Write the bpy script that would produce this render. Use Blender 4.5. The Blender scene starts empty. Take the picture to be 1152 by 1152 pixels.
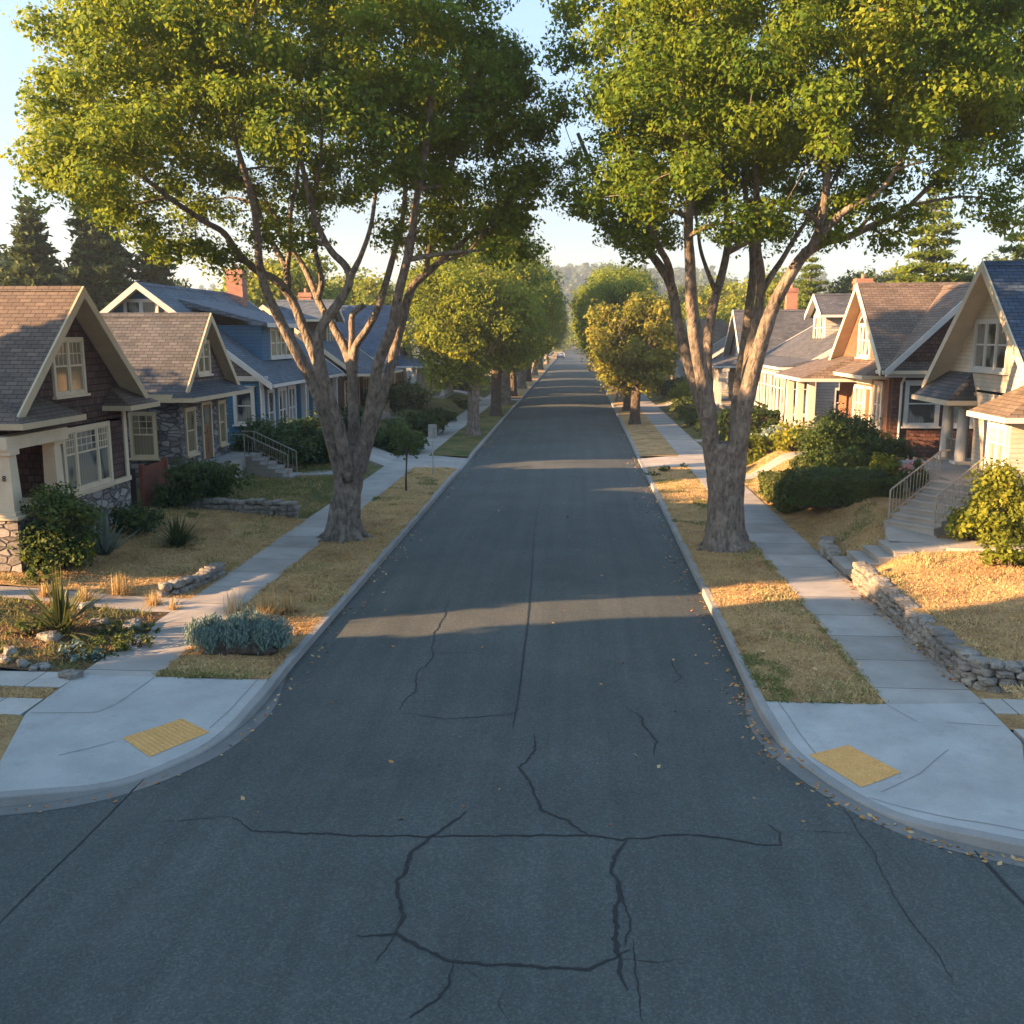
# tuning
SUN_EL, SUN_AZ = 15.5, 20.0
SUN, SUNCOL, SKY, DUST, EXPO, HAZE = 5.0, (1.0, .585, .275), .054, 1.0, 2.80, .0004
SHADE = [
    (-24, 0.0, 'BD', .95, .5, 'dark tree on the far side of the side street'),
    (-20, -7, 'BD', .95, 3.5, 'dark tree south of the side street'),
    (-33, 0.5, 'BD', .85, 2.2, 'dark tree west along the side street'),
    (-34, -6, 'BD', .95, 4.2, 'dark tree far west along the side street'),
    (-30, 26, 'BD', .76, .9, 'added unseen dark tree blocking sun in the back lot of the shake house'),  # added out of view to block sun between the first two houses
    (-26, 39.2, 'CA', (.42, .42, .75), 1.2, 'added unseen slim conifer blocking sun between the stone cottage and the blue house'),  # added out of view to keep sun off the blue wall
    (-30, 33.0, 'CA', (.42, .42, .75), 4.9, 'added unseen slim conifer blocking sun behind the stone cottage'),  # added out of view to narrow the sun band on the road
]
import bpy, bmesh, math, random
import numpy as np
from mathutils import Vector, noise as mnoise
R = math.radians
scene = bpy.context.scene
COL = scene.collection
random.seed(7)
rng = np.random.default_rng(11)

# ------------------------------------------------------------------ camera maths (drone view down the street)
CF, CH = 1095.0, 6.2
PITCH = math.atan(200 / CF)
YAW = math.atan(74 / CF * math.cos(PITCH))
_f = Vector((-math.sin(YAW) * math.cos(PITCH), math.cos(YAW) * math.cos(PITCH), -math.sin(PITCH)))
_r = Vector((math.cos(YAW), math.sin(YAW), 0))
_u = _r.cross(_f)


def ray(px, py):
    return _f + _r * ((px - 576) / CF) + _u * (-(py - 576) / CF)


def W(px, py, Y):
    """survey point: where the sight line through a photo point meets the vertical plane at distance Y"""
    d = ray(px, py)
    t = Y / d.y
    return Vector((d.x * t, Y, CH + d.z * t))


def G(px, py, z=0.0):
    d = ray(px, py)
    t = (z - CH) / d.z
    return (d.x * t, d.y * t)


def sstep(t):
    t = max(0.0, min(1.0, t))
    return t * t * (3 - 2 * t)


# ------------------------------------------------------------------ materials
def new_mat(name):
    m = bpy.data.materials.new(name)
    m.use_nodes = True
    nt = m.node_tree
    b = nt.nodes['Principled BSDF']
    return m, nt, b


def node(nt, typ, **kw):
    n = nt.nodes.new(typ)
    for k, v in kw.items():
        if k in n.inputs:
            n.inputs[k].default_value = v
        else:
            setattr(n, k, v)
    return n


def L(nt, a, b):
    nt.links.new(a, b)


def c4(c):
    return (c[0], c[1], c[2], 1)


def coords(nt, kind='Object', scale=(1, 1, 1)):
    tc = node(nt, 'ShaderNodeTexCoord')
    mp = node(nt, 'ShaderNodeMapping')
    mp.inputs['Scale'].default_value = scale
    L(nt, tc.outputs[kind], mp.inputs['Vector'])
    return mp.outputs['Vector']


def noise(nt, vec, scale, detail=4, rough=.6):
    n = node(nt, 'ShaderNodeTexNoise')
    n.inputs['Scale'].default_value = scale
    n.inputs['Detail'].default_value = detail
    n.inputs['Roughness'].default_value = rough
    L(nt, vec, n.inputs['Vector'])
    return n.outputs['Fac']


def ramp(nt, fac, stops):
    r = node(nt, 'ShaderNodeValToRGB')
    e = r.color_ramp.elements
    while len(e) < len(stops):
        e.new(.5)
    for i, (p, c) in enumerate(stops):
        e[i].position = p
        e[i].color = c4(c) if len(c) == 3 else c
    L(nt, fac, r.inputs['Fac'])
    return r.outputs['Color']


def mix(nt, a, b, fac, mode='MIX'):
    n = node(nt, 'ShaderNodeMix', data_type='RGBA', blend_type=mode)
    for sock, v in ((n.inputs[6], a), (n.inputs[7], b), (n.inputs[0], fac)):
        if hasattr(v, 'links'):
            L(nt, v, sock)
        elif isinstance(v, (tuple, list)):
            sock.default_value = c4(v)
        else:
            sock.default_value = v
    return n.outputs[2]


def bump(nt, b, h, strength=.5, dist=.02, prev=None):
    n = node(nt, 'ShaderNodeBump')
    n.inputs['Strength'].default_value = strength
    n.inputs['Distance'].default_value = dist
    L(nt, h, n.inputs['Height'])
    if prev is not None:
        L(nt, prev, n.inputs['Normal'])
    L(nt, n.outputs['Normal'], b.inputs['Normal'])
    return n.outputs['Normal']


def m_noise(name, c1, c2, scale=3, rough=.8, fine=60, bstr=.3, bdist=.01, c3=None, stretch=(1, 1, 1), spec=.3, fstr=.8):
    m, nt, b = new_mat(name)
    v = coords(nt, 'Object', stretch)
    col = ramp(nt, noise(nt, v, scale, 6), [(.32, c1), (.68, c2)])
    f = noise(nt, v, fine, 3)
    col = mix(nt, col, ramp(nt, f, [(.3, (.62, .62, .62)), (.7, (1.25, 1.25, 1.25))]), fstr, 'MULTIPLY')
    if c3:
        col = mix(nt, col, c3, ramp(nt, noise(nt, v, scale * .37, 5), [(.52, (0, 0, 0)), (.66, (1, 1, 1))]))
    L(nt, col, b.inputs['Base Color'])
    b.inputs['Roughness'].default_value = rough
    b.inputs['Specular IOR Level'].default_value = spec
    bump(nt, b, f, bstr, bdist)
    return m


def m_course(name, c1, c2, mortar, bw, bh, ms=.012, rough=.85, bdist=.02, bstr=.6, warp=.0, wear=None, squash=1.0):
    """shingles, shakes, bricks or boards in courses, laid out in the surface's own metres"""
    m, nt, b = new_mat(name)
    v = coords(nt, 'UV')
    if warp:
        nn = node(nt, 'ShaderNodeTexNoise')
        nn.inputs['Scale'].default_value = 2.2
        L(nt, v, nn.inputs['Vector'])
        mx = node(nt, 'ShaderNodeVectorMath', operation='MULTIPLY_ADD')
        L(nt, nn.outputs['Color'], mx.inputs[0])
        mx.inputs[1].default_value = (warp, warp, 0)
        L(nt, v, mx.inputs[2])
        v = mx.outputs[0]
    br = node(nt, 'ShaderNodeTexBrick')
    br.offset = .5
    br.inputs['Color1'].default_value = c4(c1)
    br.inputs['Color2'].default_value = c4(c2)
    br.inputs['Mortar'].default_value = c4(mortar)
    br.inputs['Scale'].default_value = 1
    br.inputs['Mortar Size'].default_value = ms
    br.inputs['Mortar Smooth'].default_value = .3
    br.inputs['Brick Width'].default_value = bw
    br.inputs['Row Height'].default_value = bh
    L(nt, v, br.inputs['Vector'])
    big = noise(nt, v, .9, 5)
    col = mix(nt, br.outputs['Color'], ramp(nt, big, [(.3, (.68, .68, .7)), (.7, (1.25, 1.22, 1.18))]), .8, 'MULTIPLY')
    fine = noise(nt, v, 26, 4)
    col = mix(nt, col, ramp(nt, fine, [(.3, (.7, .7, .7)), (.7, (1.22, 1.22, 1.22))]), .7, 'MULTIPLY')
    if wear:
        col = mix(nt, col, wear, ramp(nt, noise(nt, v, 1.7, 7, .7), [(.56, (0, 0, 0)), (.74, (.6, .6, .6))]))
    L(nt, col, b.inputs['Base Color'])
    b.inputs['Roughness'].default_value = rough
    b.inputs['Specular IOR Level'].default_value = .25
    # each course tilts out towards its lower edge
    sp = node(nt, 'ShaderNodeSeparateXYZ')
    L(nt, v, sp.inputs[0])
    dv = node(nt, 'ShaderNodeMath', operation='DIVIDE')
    L(nt, sp.outputs[1], dv.inputs[0])
    dv.inputs[1].default_value = bh
    fr = node(nt, 'ShaderNodeMath', operation='FRACT')
    L(nt, dv.outputs[0], fr.inputs[0])
    ad = node(nt, 'ShaderNodeMath', operation='MULTIPLY_ADD')
    L(nt, br.outputs['Fac'], ad.inputs[0])
    ad.inputs[1].default_value = -.9
    sb = node(nt, 'ShaderNodeMath', operation='SUBTRACT')
    sb.inputs[0].default_value = 1
    L(nt, fr.outputs[0], sb.inputs[1])
    L(nt, sb.outputs[0], ad.inputs[2])
    n1 = bump(nt, b, ad.outputs[0], bstr, bdist)
    bump(nt, b, fine, .3, .008, n1)
    return m


def m_stone(name, c1, c2, mortar, scale=3.2, squash=.6):
    m, nt, b = new_mat(name)
    v = coords(nt, 'UV', (squash, 1, 1))
    vo = node(nt, 'ShaderNodeTexVoronoi', feature='F1')
    ve = node(nt, 'ShaderNodeTexVoronoi', feature='DISTANCE_TO_EDGE')
    for q in (vo, ve):
        q.inputs['Scale'].default_value = scale
        q.inputs['Randomness'].default_value = .85
        L(nt, v, q.inputs['Vector'])
    sp = node(nt, 'ShaderNodeSeparateColor')
    L(nt, vo.outputs['Color'], sp.inputs[0])
    col = ramp(nt, sp.outputs[0], [(.05, c1), (.6, c2), (1, tuple(x * 1.35 for x in c2))])
    n = noise(nt, v, 18, 5)
    col = mix(nt, col, ramp(nt, n, [(.3, (.6, .6, .62)), (.7, (1.2, 1.18, 1.15))]), .9, 'MULTIPLY')
    ed = ramp(nt, ve.outputs['Distance'], [(.015, (0, 0, 0)), (.09, (1, 1, 1))])
    col = mix(nt, mortar, col, ed)
    L(nt, col, b.inputs['Base Color'])
    b.inputs['Roughness'].default_value = .9
    n1 = bump(nt, b, ed, .9, .05)
    bump(nt, b, n, .5, .03, n1)
    return m


def m_leaf(name, stops, trans=.35, tcol=(.36, .41, .045), rough=.6, sheen=.12):
    m, nt, b = new_mat(name)
    at = node(nt, 'ShaderNodeAttribute', attribute_name='tint')
    col = ramp(nt, at.outputs['Fac'], stops)
    L(nt, col, b.inputs['Base Color'])
    b.inputs['Roughness'].default_value = rough
    b.inputs['Specular IOR Level'].default_value = sheen
    tr = node(nt, 'ShaderNodeBsdfTranslucent')
    tc = mix(nt, col, tcol, .45)
    L(nt, tc, tr.inputs['Color'])
    mx = node(nt, 'ShaderNodeMixShader')
    mx.inputs[0].default_value = trans
    L(nt, b.outputs[0], mx.inputs[1])
    L(nt, tr.outputs[0], mx.inputs[2])
    L(nt, mx.outputs[0], nt.nodes['Material Output'].inputs['Surface'])
    return m


def m_bark(name, c1, c2, c3):
    m, nt, b = new_mat(name)
    v = coords(nt, 'Object', (1, 1, .42))
    v2 = coords(nt, 'Object')
    n1 = noise(nt, v, 9, 8, .7)
    n2 = noise(nt, v2, 2.2, 6)
    col = ramp(nt, n1, [(.36, c1), (.6, c2)])
    col = mix(nt, col, c3, ramp(nt, n2, [(.52, (0, 0, 0)), (.66, (.8, .8, .8))]))
    L(nt, col, b.inputs['Base Color'])
    b.inputs['Roughness'].default_value = .9
    b.inputs['Specular IOR Level'].default_value = .2
    vo = node(nt, 'ShaderNodeTexVoronoi', feature='DISTANCE_TO_EDGE')
    vo.inputs['Scale'].default_value = 7
    L(nt, v, vo.inputs['Vector'])
    n = bump(nt, b, n1, 1.0, .12)
    bump(nt, b, vo.outputs['Distance'], .9, .10, n)
    return m


def m_pane(name, dark, curtain, amount=.4):
    m, nt, b = new_mat(name)
    v = coords(nt, 'UV')
    w = node(nt, 'ShaderNodeTexWave', wave_type='BANDS', bands_direction='X')
    w.inputs['Scale'].default_value = 2.6
    w.inputs['Distortion'].default_value = 2.5
    L(nt, v, w.inputs['Vector'])
    n = noise(nt, coords(nt, 'UV', (.8, .5, 1)), 1.1, 2)
    col = mix(nt, tuple(x * .75 for x in curtain), curtain, w.outputs['Fac'])
    col = mix(nt, dark, col, ramp(nt, n, [(.5 - amount * .35, (0, 0, 0)), (.56 - amount * .3, (1, 1, 1))]))
    L(nt, col, b.inputs['Base Color'])
    b.inputs['Roughness'].default_value = .06
    b.inputs['Specular IOR Level'].default_value = .9
    return m


def m_asphalt():
    m, nt, b = new_mat('asphalt')
    v = coords(nt, 'Object')
    n1 = noise(nt, v, .35, 6)
    col = ramp(nt, n1, [(.3, (.042, .050, .048)), (.7, (.063, .0715, .068))])
    streak = noise(nt, coords(nt, 'Object', (1.6, .05, 1)), 1.5, 4)
    col = mix(nt, col, ramp(nt, streak, [(.3, (.82, .82, .82)), (.7, (1.18, 1.18, 1.18))]), .8, 'MULTIPLY')
    vo = node(nt, 'ShaderNodeTexVoronoi')
    vo.inputs['Scale'].default_value = 42
    L(nt, v, vo.inputs['Vector'])
    sp = node(nt, 'ShaderNodeSeparateColor')
    L(nt, vo.outputs['Color'], sp.inputs[0])
    col = mix(nt, col, ramp(nt, sp.outputs[1], [(.0, (.68, .68, .68)), (.7, (1.03, 1.03, 1.03)), (1, (1.5, 1.5, 1.46))]), .75, 'MULTIPLY')
    # dusty worn patches
    col = mix(nt, col, (.095, .09, .082), ramp(nt, noise(nt, v, .9, 8, .7), [(.55, (0, 0, 0)), (.8, (.45, .45, .45))]))
    L(nt, col, b.inputs['Base Color'])
    b.inputs['Roughness'].default_value = .82
    b.inputs['Specular IOR Level'].default_value = .3
    n = bump(nt, b, vo.outputs['Distance'], .35, .008)
    bump(nt, b, noise(nt, v, 5, 5), .25, .02, n)
    return m


def m_concrete(name, c1, c2, joint=None, axis=1, stain=(.2, .19, .17)):
    m, nt, b = new_mat(name)
    v = coords(nt, 'Object')
    col = ramp(nt, noise(nt, v, .9, 7, .65), [(.3, c1), (.7, c2)])
    f = noise(nt, v, 70, 4)
    col = mix(nt, col, ramp(nt, f, [(.3, (.8, .8, .8)), (.7, (1.14, 1.14, 1.14))]), .8, 'MULTIPLY')
    col = mix(nt, col, stain, ramp(nt, noise(nt, v, 2.3, 9, .8), [(.54, (0, 0, 0)), (.76, (.6, .6, .6))]))
    h = f
    if joint:
        sp = node(nt, 'ShaderNodeSeparateXYZ')
        L(nt, v, sp.inputs[0])
        a = node(nt, 'ShaderNodeMath', operation='DIVIDE')
        L(nt, sp.outputs[axis], a.inputs[0])
        a.inputs[1].default_value = joint
        fr = node(nt, 'ShaderNodeMath', operation='FRACT')
        L(nt, a.outputs[0], fr.inputs[0])
        # a slab of its own tone
        fl = node(nt, 'ShaderNodeMath', operation='FLOOR')
        L(nt, a.outputs[0], fl.inputs[0])
        wn = node(nt, 'ShaderNodeTexWhiteNoise', noise_dimensions='1D')
        L(nt, fl.outputs[0], wn.inputs['W'])
        col = mix(nt, col, ramp(nt, wn.outputs['Value'], [(0, (.86, .85, .84)), (1, (1.1, 1.1, 1.1))]), 1.0, 'MULTIPLY')
        lt = ramp(nt, fr.outputs[0], [(.0, (0, 0, 0)), (.012, (0, 0, 0)), (.02, (1, 1, 1))])
        col = mix(nt, (.07, .065, .06), col, lt)
    L(nt, col, b.inputs['Base Color'])
    b.inputs['Roughness'].default_value = .88
    b.inputs['Specular IOR Level'].default_value = .25
    bump(nt, b, h, .3, .006)
    return m


def m_soil(name, dry, straw, green, thr=.56):
    m, nt, b = new_mat(name)
    v = coords(nt, 'Object')
    col = ramp(nt, noise(nt, v, 1.3, 7, .7), [(.3, dry), (.66, straw)])
    f = noise(nt, coords(nt, 'Object', (1, 1, .4)), 22, 5, .75)
    col = mix(nt, col, ramp(nt, f, [(.28, (.45, .42, .4)), (.72, (1.45, 1.42, 1.35))]), .85, 'MULTIPLY')
    col = mix(nt, col, green, ramp(nt, noise(nt, v, .55, 6, .65), [(thr, (0, 0, 0)), (thr + .14, (.8, .8, .8))]))
    L(nt, col, b.inputs['Base Color'])
    b.inputs['Roughness'].default_value = .95
    b.inputs['Specular IOR Level'].default_value = .1
    bump(nt, b, f, 1.0, .05)
    return m


M = {}
M['asphalt'] = m_asphalt()
M['tar'] = m_noise('tar_crack', (.012, .013, .014), (.02, .021, .022), 8, .7)
M['gutter'] = m_concrete('gutter_concrete', (.10, .10, .098), (.17, .168, .16))
M['kerb'] = m_concrete('kerb_concrete', (.17, .17, .165), (.25, .248, .238))
M['walk'] = m_concrete('sidewalk_concrete', (.21, .202, .19), (.315, .30, .28), 1.5, 1, (.17, .155, .135))
M['walkx'] = m_concrete('cross_walk_concrete', (.28, .275, .26), (.38, .37, .345), 1.2, 0, (.2, .185, .16))
M['apron'] = m_concrete('new_concrete', (.25, .254, .247), (.35, .353, .342), None, 1, (.17, .165, .155))
M['joint'] = m_noise('joint_dirt', (.17, .17, .168), (.21, .21, .205), 8, .9)
M['step'] = m_concrete('step_concrete', (.21, .20, .185), (.31, .295, .27))
M['pad'] = m_noise('tactile_yellow', (.50, .27, .085), (.58, .325, .11), 4, .75, 40)
M['soil'] = m_soil('dry_lawn_soil', (.20, .13, .065), (.46, .32, .16), (.13, .13, .05))
M['soilg'] = m_soil('green_lawn_soil', (.09, .085, .035), (.17, .145, .06), (.05, .075, .02), .45)
M['bed'] = m_soil('garden_bed_soil', (.075, .055, .036), (.16, .115, .07), (.06, .07, .03), .6)
M['terrain'] = m_soil('far_ground', (.10, .09, .05), (.2, .16, .08), (.05, .07, .025))
M['hill'] = m_noise('hill_forest', (.035, .055, .03), (.07, .085, .04), .02, .95, .3)
DS = (.42, .34, .26)
M['roof_brown'] = m_course('brown_shingle', (.10, .077, .062), (.15, .117, .094), (.04, .032, .028), .32, .15)
M['roof_grey'] = m_course('grey_shingle', (.056, .06, .068), (.094, .098, .108), (.02, .021, .024), .32, .15)
M['roof_tan'] = m_course('tan_shingle', (.105, .082, .064), (.155, .122, .095), (.06, .05, .04), .32, .15)
M['roof_blue'] = m_course('blue_shingle', (.035, .06, .10), (.06, .095, .15), (.012, .02, .035), .32, .15)
M['roof_slate'] = m_course('slate_blue_shingle', (.055, .075, .10), (.09, .115, .145), (.02, .025, .035), .32, .15)
M['shake_dark'] = m_course('dark_shake', (.058, .034, .028), (.10, .06, .048), (.016, .01, .009), .2, .19, .01, bdist=.03, bstr=.9, warp=.02)
M['shake_grey'] = m_course('grey_shake', (.085, .075, .075), (.14, .12, .115), (.025, .022, .022), .2, .17, .01, bdist=.03, bstr=.9)
M['shake_red'] = m_course('red_brown_shake', (.085, .04, .032), (.13, .062, .048), (.02, .012, .01), .22, .16, .01, bdist=.03, bstr=.9)
M['brick'] = m_course('orange_brick', (.155, .062, .032), (.20, .088, .048), (.15, .115, .09), .22, .075, .01, bdist=.008)
M['brick_red'] = m_course('red_brick', (.26, .10, .065), (.34, .15, .10), (.24, .19, .165), .22, .075, .01, bdist=.008)
M['board_blue'] = m_course('blue_clapboard', (.022, .105, .20), (.026, .115, .215), (.008, .04, .08), 8, .16, .012, rough=.55, bdist=.02)
M['board_white'] = m_course('white_clapboard', (.33, .315, .29), (.37, .355, .325), (.19, .18, .17), 8, .16, .010, rough=.6, bdist=.02)
M['board_tan'] = m_course('tan_clapboard', (.30, .23, .165), (.34, .26, .19), (.14, .11, .08), 8, .16, .010, rough=.6, bdist=.02)
M['board_pale'] = m_course('pale_blue_clapboard', (.36, .43, .48), (.40, .47, .52), (.2, .24, .27), 8, .16, .010, rough=.6, bdist=.02)
M['board_brown'] = m_course('brown_clapboard', (.11, .068, .045), (.135, .085, .058), (.04, .025, .018), 8, .16, .010, rough=.6, bdist=.02)
M['wall_cream'] = m_course('cream_board_wall', (.45, .40, .32), (.49, .435, .35), (.32, .285, .225), 6, .13, .008, rough=.75, bdist=.012, bstr=.4, wear=(.40, .345, .26))
M['stone_wall'] = m_stone('house_stone', (.075, .075, .08), (.19, .185, .185), (.05, .05, .052), 6.0, .42)
M['stone_base'] = m_stone('base_stone', (.11, .10, .098), (.24, .225, .215), (.07, .068, .066), 5.2, .5)
M['trim'] = m_noise('cream_trim', (.50, .43, .31), (.58, .50, .37), 2, .6, 30, .05, fstr=.2)
M['trim_tan'] = m_noise('tan_trim', (.40, .33, .22), (.47, .39, .265), 2, .6, 30, .05, fstr=.2)
M['trim_white'] = m_noise('white_trim', (.42, .41, .39), (.48, .47, .445), 2, .55, 30, .05, fstr=.2)
M['pane'] = m_pane('window_glass', (.02, .024, .026), (.20, .20, .18), .15)
M['pane_curt'] = m_pane('curtained_glass', (.03, .035, .036), (.22, .215, .18), .35)
M['pane_tan'] = m_pane('blind_glass', (.05, .045, .032), (.20, .17, .11), .5)
M['door_brown'] = m_noise('brown_door', (.13, .065, .03), (.19, .10, .05), 2, .5, 30, .2, stretch=(4, 4, .5))
M['door_dark'] = m_noise('dark_door', (.035, .03, .028), (.05, .045, .04), 2, .5)
M['fence'] = m_noise('red_fence_wood', (.14, .045, .025), (.22, .075, .04), 2, .8, 40, .3, stretch=(5, 5, .4))
M['rail'] = m_noise('aged_rail_metal', (.20, .18, .15), (.30, .27, .22), 8, .55)
M['metal'] = m_noise('galvanised_metal', (.26, .28, .28), (.36, .38, .38), 8, .45)
M['iron'] = m_noise('dark_iron', (.03, .03, .032), (.05, .05, .052), 8, .5)
M['rock'] = m_noise('field_stone', (.135, .125, .11), (.28, .26, .23), 1.5, .9, 11, 1.0, .08, (.13, .125, .115))
M['rock_pale'] = m_noise('pale_stone', (.17, .165, .155), (.27, .26, .24), 1.5, .9, 14, .6, .04)
M['bark'] = m_bark('street_tree_bark', (.085, .072, .062), (.235, .20, .168), (.28, .242, .203))
M['bark_dark'] = m_bark('dark_bark', (.05, .04, .033), (.12, .095, .075), (.10, .085, .07))
M['leaf_big'] = m_leaf('street_tree_leaf', [(0, (.04, .09, .013)), (.42, (.10, .165, .018)), (.8, (.205, .245, .024)), (.97, (.31, .275, .028)), (1, (.34, .19, .03))], .46)
M['leaf_mid'] = m_leaf('row_tree_leaf', [(0, (.048, .085, .015)), (.5, (.13, .18, .02)), (1, (.30, .275, .028))], .44)
M['leaf_gold'] = m_leaf('golden_leaf', [(0, (.075, .11, .02)), (.5, (.16, .17, .026)), (1, (.26, .205, .036))], .34, (.40, .32, .06))
M['leaf_dark'] = m_leaf('evergreen_leaf', [(0, (.024, .046, .016)), (.6, (.05, .078, .024)), (1, (.10, .115, .03))], .26, (.14, .17, .035))
M['leaf_shrub'] = m_leaf('shrub_leaf', [(0, (.022, .045, .012)), (.6, (.045, .075, .018)), (1, (.095, .12, .03))], .28, (.2, .26, .05))
M['leaf_lime'] = m_leaf('lime_leaf', [(0, (.07, .10, .012)), (.5, (.15, .17, .018)), (1, (.27, .25, .03))], .35)
M['leaf_sage'] = m_leaf('sage_leaf', [(0, (.085, .135, .115)), (.5, (.14, .20, .175)), (1, (.22, .28, .24))], .15, (.2, .3, .25))
M['leaf_spike'] = m_leaf('strap_leaf', [(0, (.035, .05, .018)), (.6, (.075, .09, .03)), (1, (.17, .15, .06))], .2, (.2, .22, .06))
M['leaf_agave'] = m_leaf('agave_leaf', [(0, (.07, .095, .075)), (.6, (.12, .15, .12)), (1, (.2, .22, .17))], .1, (.2, .25, .15))
M['grass'] = m_leaf('lawn_blade', [(0, (.22, .13, .06)), (.25, (.43, .29, .14)), (.58, (.59, .43, .22)), (.76, (.17, .175, .06)), (1, (.07, .11, .028))], .3, (.45, .36, .14), .7, .15)
M['litter'] = m_leaf('fallen_leaf', [(0, (.20, .085, .035)), (.5, (.34, .18, .07)), (1, (.45, .33, .16))], .1, (.3, .2, .1))
M['flower'] = m_leaf('blossom', [(0, (.5, .08, .10)), (.5, (.55, .2, .22)), (1, (.6, .45, .4))], .2, (.5, .2, .2))
M['car_paint'] = m_noise('dark_blue_paint', (.03, .05, .10), (.035, .055, .11), 2, .25, 5, 0, spec=.6)
M['car_paint2'] = m_noise('silver_paint', (.40, .40, .40), (.43, .43, .43), 2, .25, 5, 0, spec=.6)
M['rubber'] = m_noise('black_rubber', (.015, .015, .015), (.022, .022, .022), 8, .8)
M['black'] = m_noise('black_enamel', (.015, .015, .016), (.022, .022, .023), 8, .5)


# ------------------------------------------------------------------ mesh builder
class MB:
    def __init__(s):
        s.v, s.f, s.m = [], [], []

    def face(s, pts, mi=0):
        n = len(s.v)
        s.v += [tuple(p) for p in pts]
        s.f.append(tuple(range(n, n + len(pts))))
        s.m.append(mi)

    def solid(s, vs, fs, mi=0):
        n = len(s.v)
        s.v += [tuple(p) for p in vs]
        for f in fs:
            s.f.append(tuple(n + i for i in f))
            s.m.append(mi)
        return s

    def box(s, x0, x1, y0, y1, z0, z1, mi=0):
        vs = [(x, y, z) for z in (z0, z1) for y in (y0, y1) for x in (x0, x1)]
        return s.solid(vs, [(0, 2, 3, 1), (4, 5, 7, 6), (0, 1, 5, 4), (2, 6, 7, 3), (0, 4, 6, 2), (1, 3, 7, 5)], mi)

    def boxm(s, F, a0, a1, d0, d1, z0, z1, mi=0):
        vs = [F(a, d, z) for z in (z0, z1) for d in (d0, d1) for a in (a0, a1)]
        return s.solid(vs, [(0, 2, 3, 1), (4, 5, 7, 6), (0, 1, 5, 4), (2, 6, 7, 3), (0, 4, 6, 2), (1, 3, 7, 5)], mi)

    def extrude(s, prof, F, a0, a1, caps=True, mi=0):
        """prof: list of (o, z); F(a, o, z) -> point"""
        n = len(prof)
        vs = [F(a, o, z) for a in (a0, a1) for o, z in prof]
        fs = [(i, (i + 1) % n, n + (i + 1) % n, n + i) for i in range(n)]
        if caps:
            fs += [tuple(range(n)), tuple(range(2 * n - 1, n - 1, -1))]
        return s.solid(vs, fs, mi)

    def chevron(s, F, a0, a1, hl, hr, zr, zl, zrr, th, c=0.0, mi=0):
        p = [(c - hl, zl), (c, zr), (c + hr, zrr), (c + hr, zrr - th), (c, zr - th), (c - hl, zl - th)]
        vs = [F(a, o, z) for a in (a0, a1) for o, z in p]
        fs = [(i, (i + 1) % 6, 6 + (i + 1) % 6, 6 + i) for i in range(6)]
        for k in (0, 6):
            fs += [(k, k + 1, k + 4, k + 5), (k + 1, k + 2, k + 3, k + 4)]
        return s.solid(vs, fs, mi)

    def tube(s, pts, rad, sides=8, cap=True, flute=0.0, seed=0, mi=0):
        pts = [Vector(p) for p in pts]
        n0 = len(s.v)
        t0 = (pts[1] - pts[0]).normalized()
        ref = Vector((1, 0, 0)) if abs(t0.x) < .8 else Vector((0, 1, 0))
        nx = (ref - t0 * ref.dot(t0)).normalized()
        for i, p in enumerate(pts):
            t = (pts[min(i + 1, len(pts) - 1)] - pts[max(i - 1, 0)]).normalized()
            nx = (nx - t * nx.dot(t)).normalized()
            ny = t.cross(nx)
            for k in range(sides):
                a = 2 * math.pi * k / sides
                r = rad[i]
                if flute:
                    r *= 1 + flute * (math.sin(3 * a + seed) * .5 + math.sin(5 * a + 1.7 * seed) * .4) + flute * .8 * mnoise.noise(Vector((math.cos(a) * 2, math.sin(a) * 2, i * .6 + seed)))
                q = p + nx * (r * math.cos(a)) + ny * (r * math.sin(a))
                s.v.append(tuple(q))
        for i in range(len(pts) - 1):
            for k in range(sides):
                a = n0 + i * sides + k
                b = n0 + i * sides + (k + 1) % sides
                s.f.append((a, b, b + sides, a + sides))
                s.m.append(mi)
        if cap:
            s.f.append(tuple(n0 + k for k in range(sides))[::-1])
            s.m.append(mi)
            e = n0 + (len(pts) - 1) * sides
            s.f.append(tuple(e + k for k in range(sides)))
            s.m.append(mi)
        return s

    def cyl(s, x, y, z0, z1, r0, r1, sides=12, mi=0):
        return s.tube([(x, y, z0), (x, y, z1)], [r0, r1], sides, mi=mi)

    def build(s, name, mat, parent=None, origin=None, smooth=False, recalc=True):
        o0 = Vector(origin) if origin is not None else (parent_origin(parent) if parent else Vector((0, 0, 0)))
        me = bpy.data.meshes.new(name)
        me.from_pydata([tuple(Vector(v) - o0) for v in s.v], [], s.f)
        for mm in (mat if isinstance(mat, (list, tuple)) else [mat]):
            me.materials.append(mm)
        me.polygons.foreach_set('material_index', s.m)
        if recalc:
            bm = bmesh.new()
            bm.from_mesh(me)
            bmesh.ops.recalc_face_normals(bm, faces=bm.faces)
            bm.to_mesh(me)
            bm.free()
        uv = me.uv_layers.new(name='UVMap')
        Z = Vector((0, 0, 1))
        for p in me.polygons:
            n = p.normal
            if abs(n.z) > .97:
                u, w = Vector((1, 0, 0)), Vector((0, 1, 0))
            else:
                u = Z.cross(n).normalized()
                w = n.cross(u)
            for li in p.loop_indices:
                co = me.vertices[me.loops[li].vertex_index].co
                uv.data[li].uv = (co.dot(u), co.dot(w))
        if smooth:
            me.polygons.foreach_set('use_smooth', [True] * len(me.polygons))
        o = bpy.data.objects.new(name, me)
        COL.objects.link(o)
        if parent is not None:
            o.parent = parent
        elif origin is not None:
            o.location = o0
        return o


def parent_origin(p):
    v = Vector((0, 0, 0))
    while p is not None:
        v = v + p.location
        p = p.parent
    return v


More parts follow.
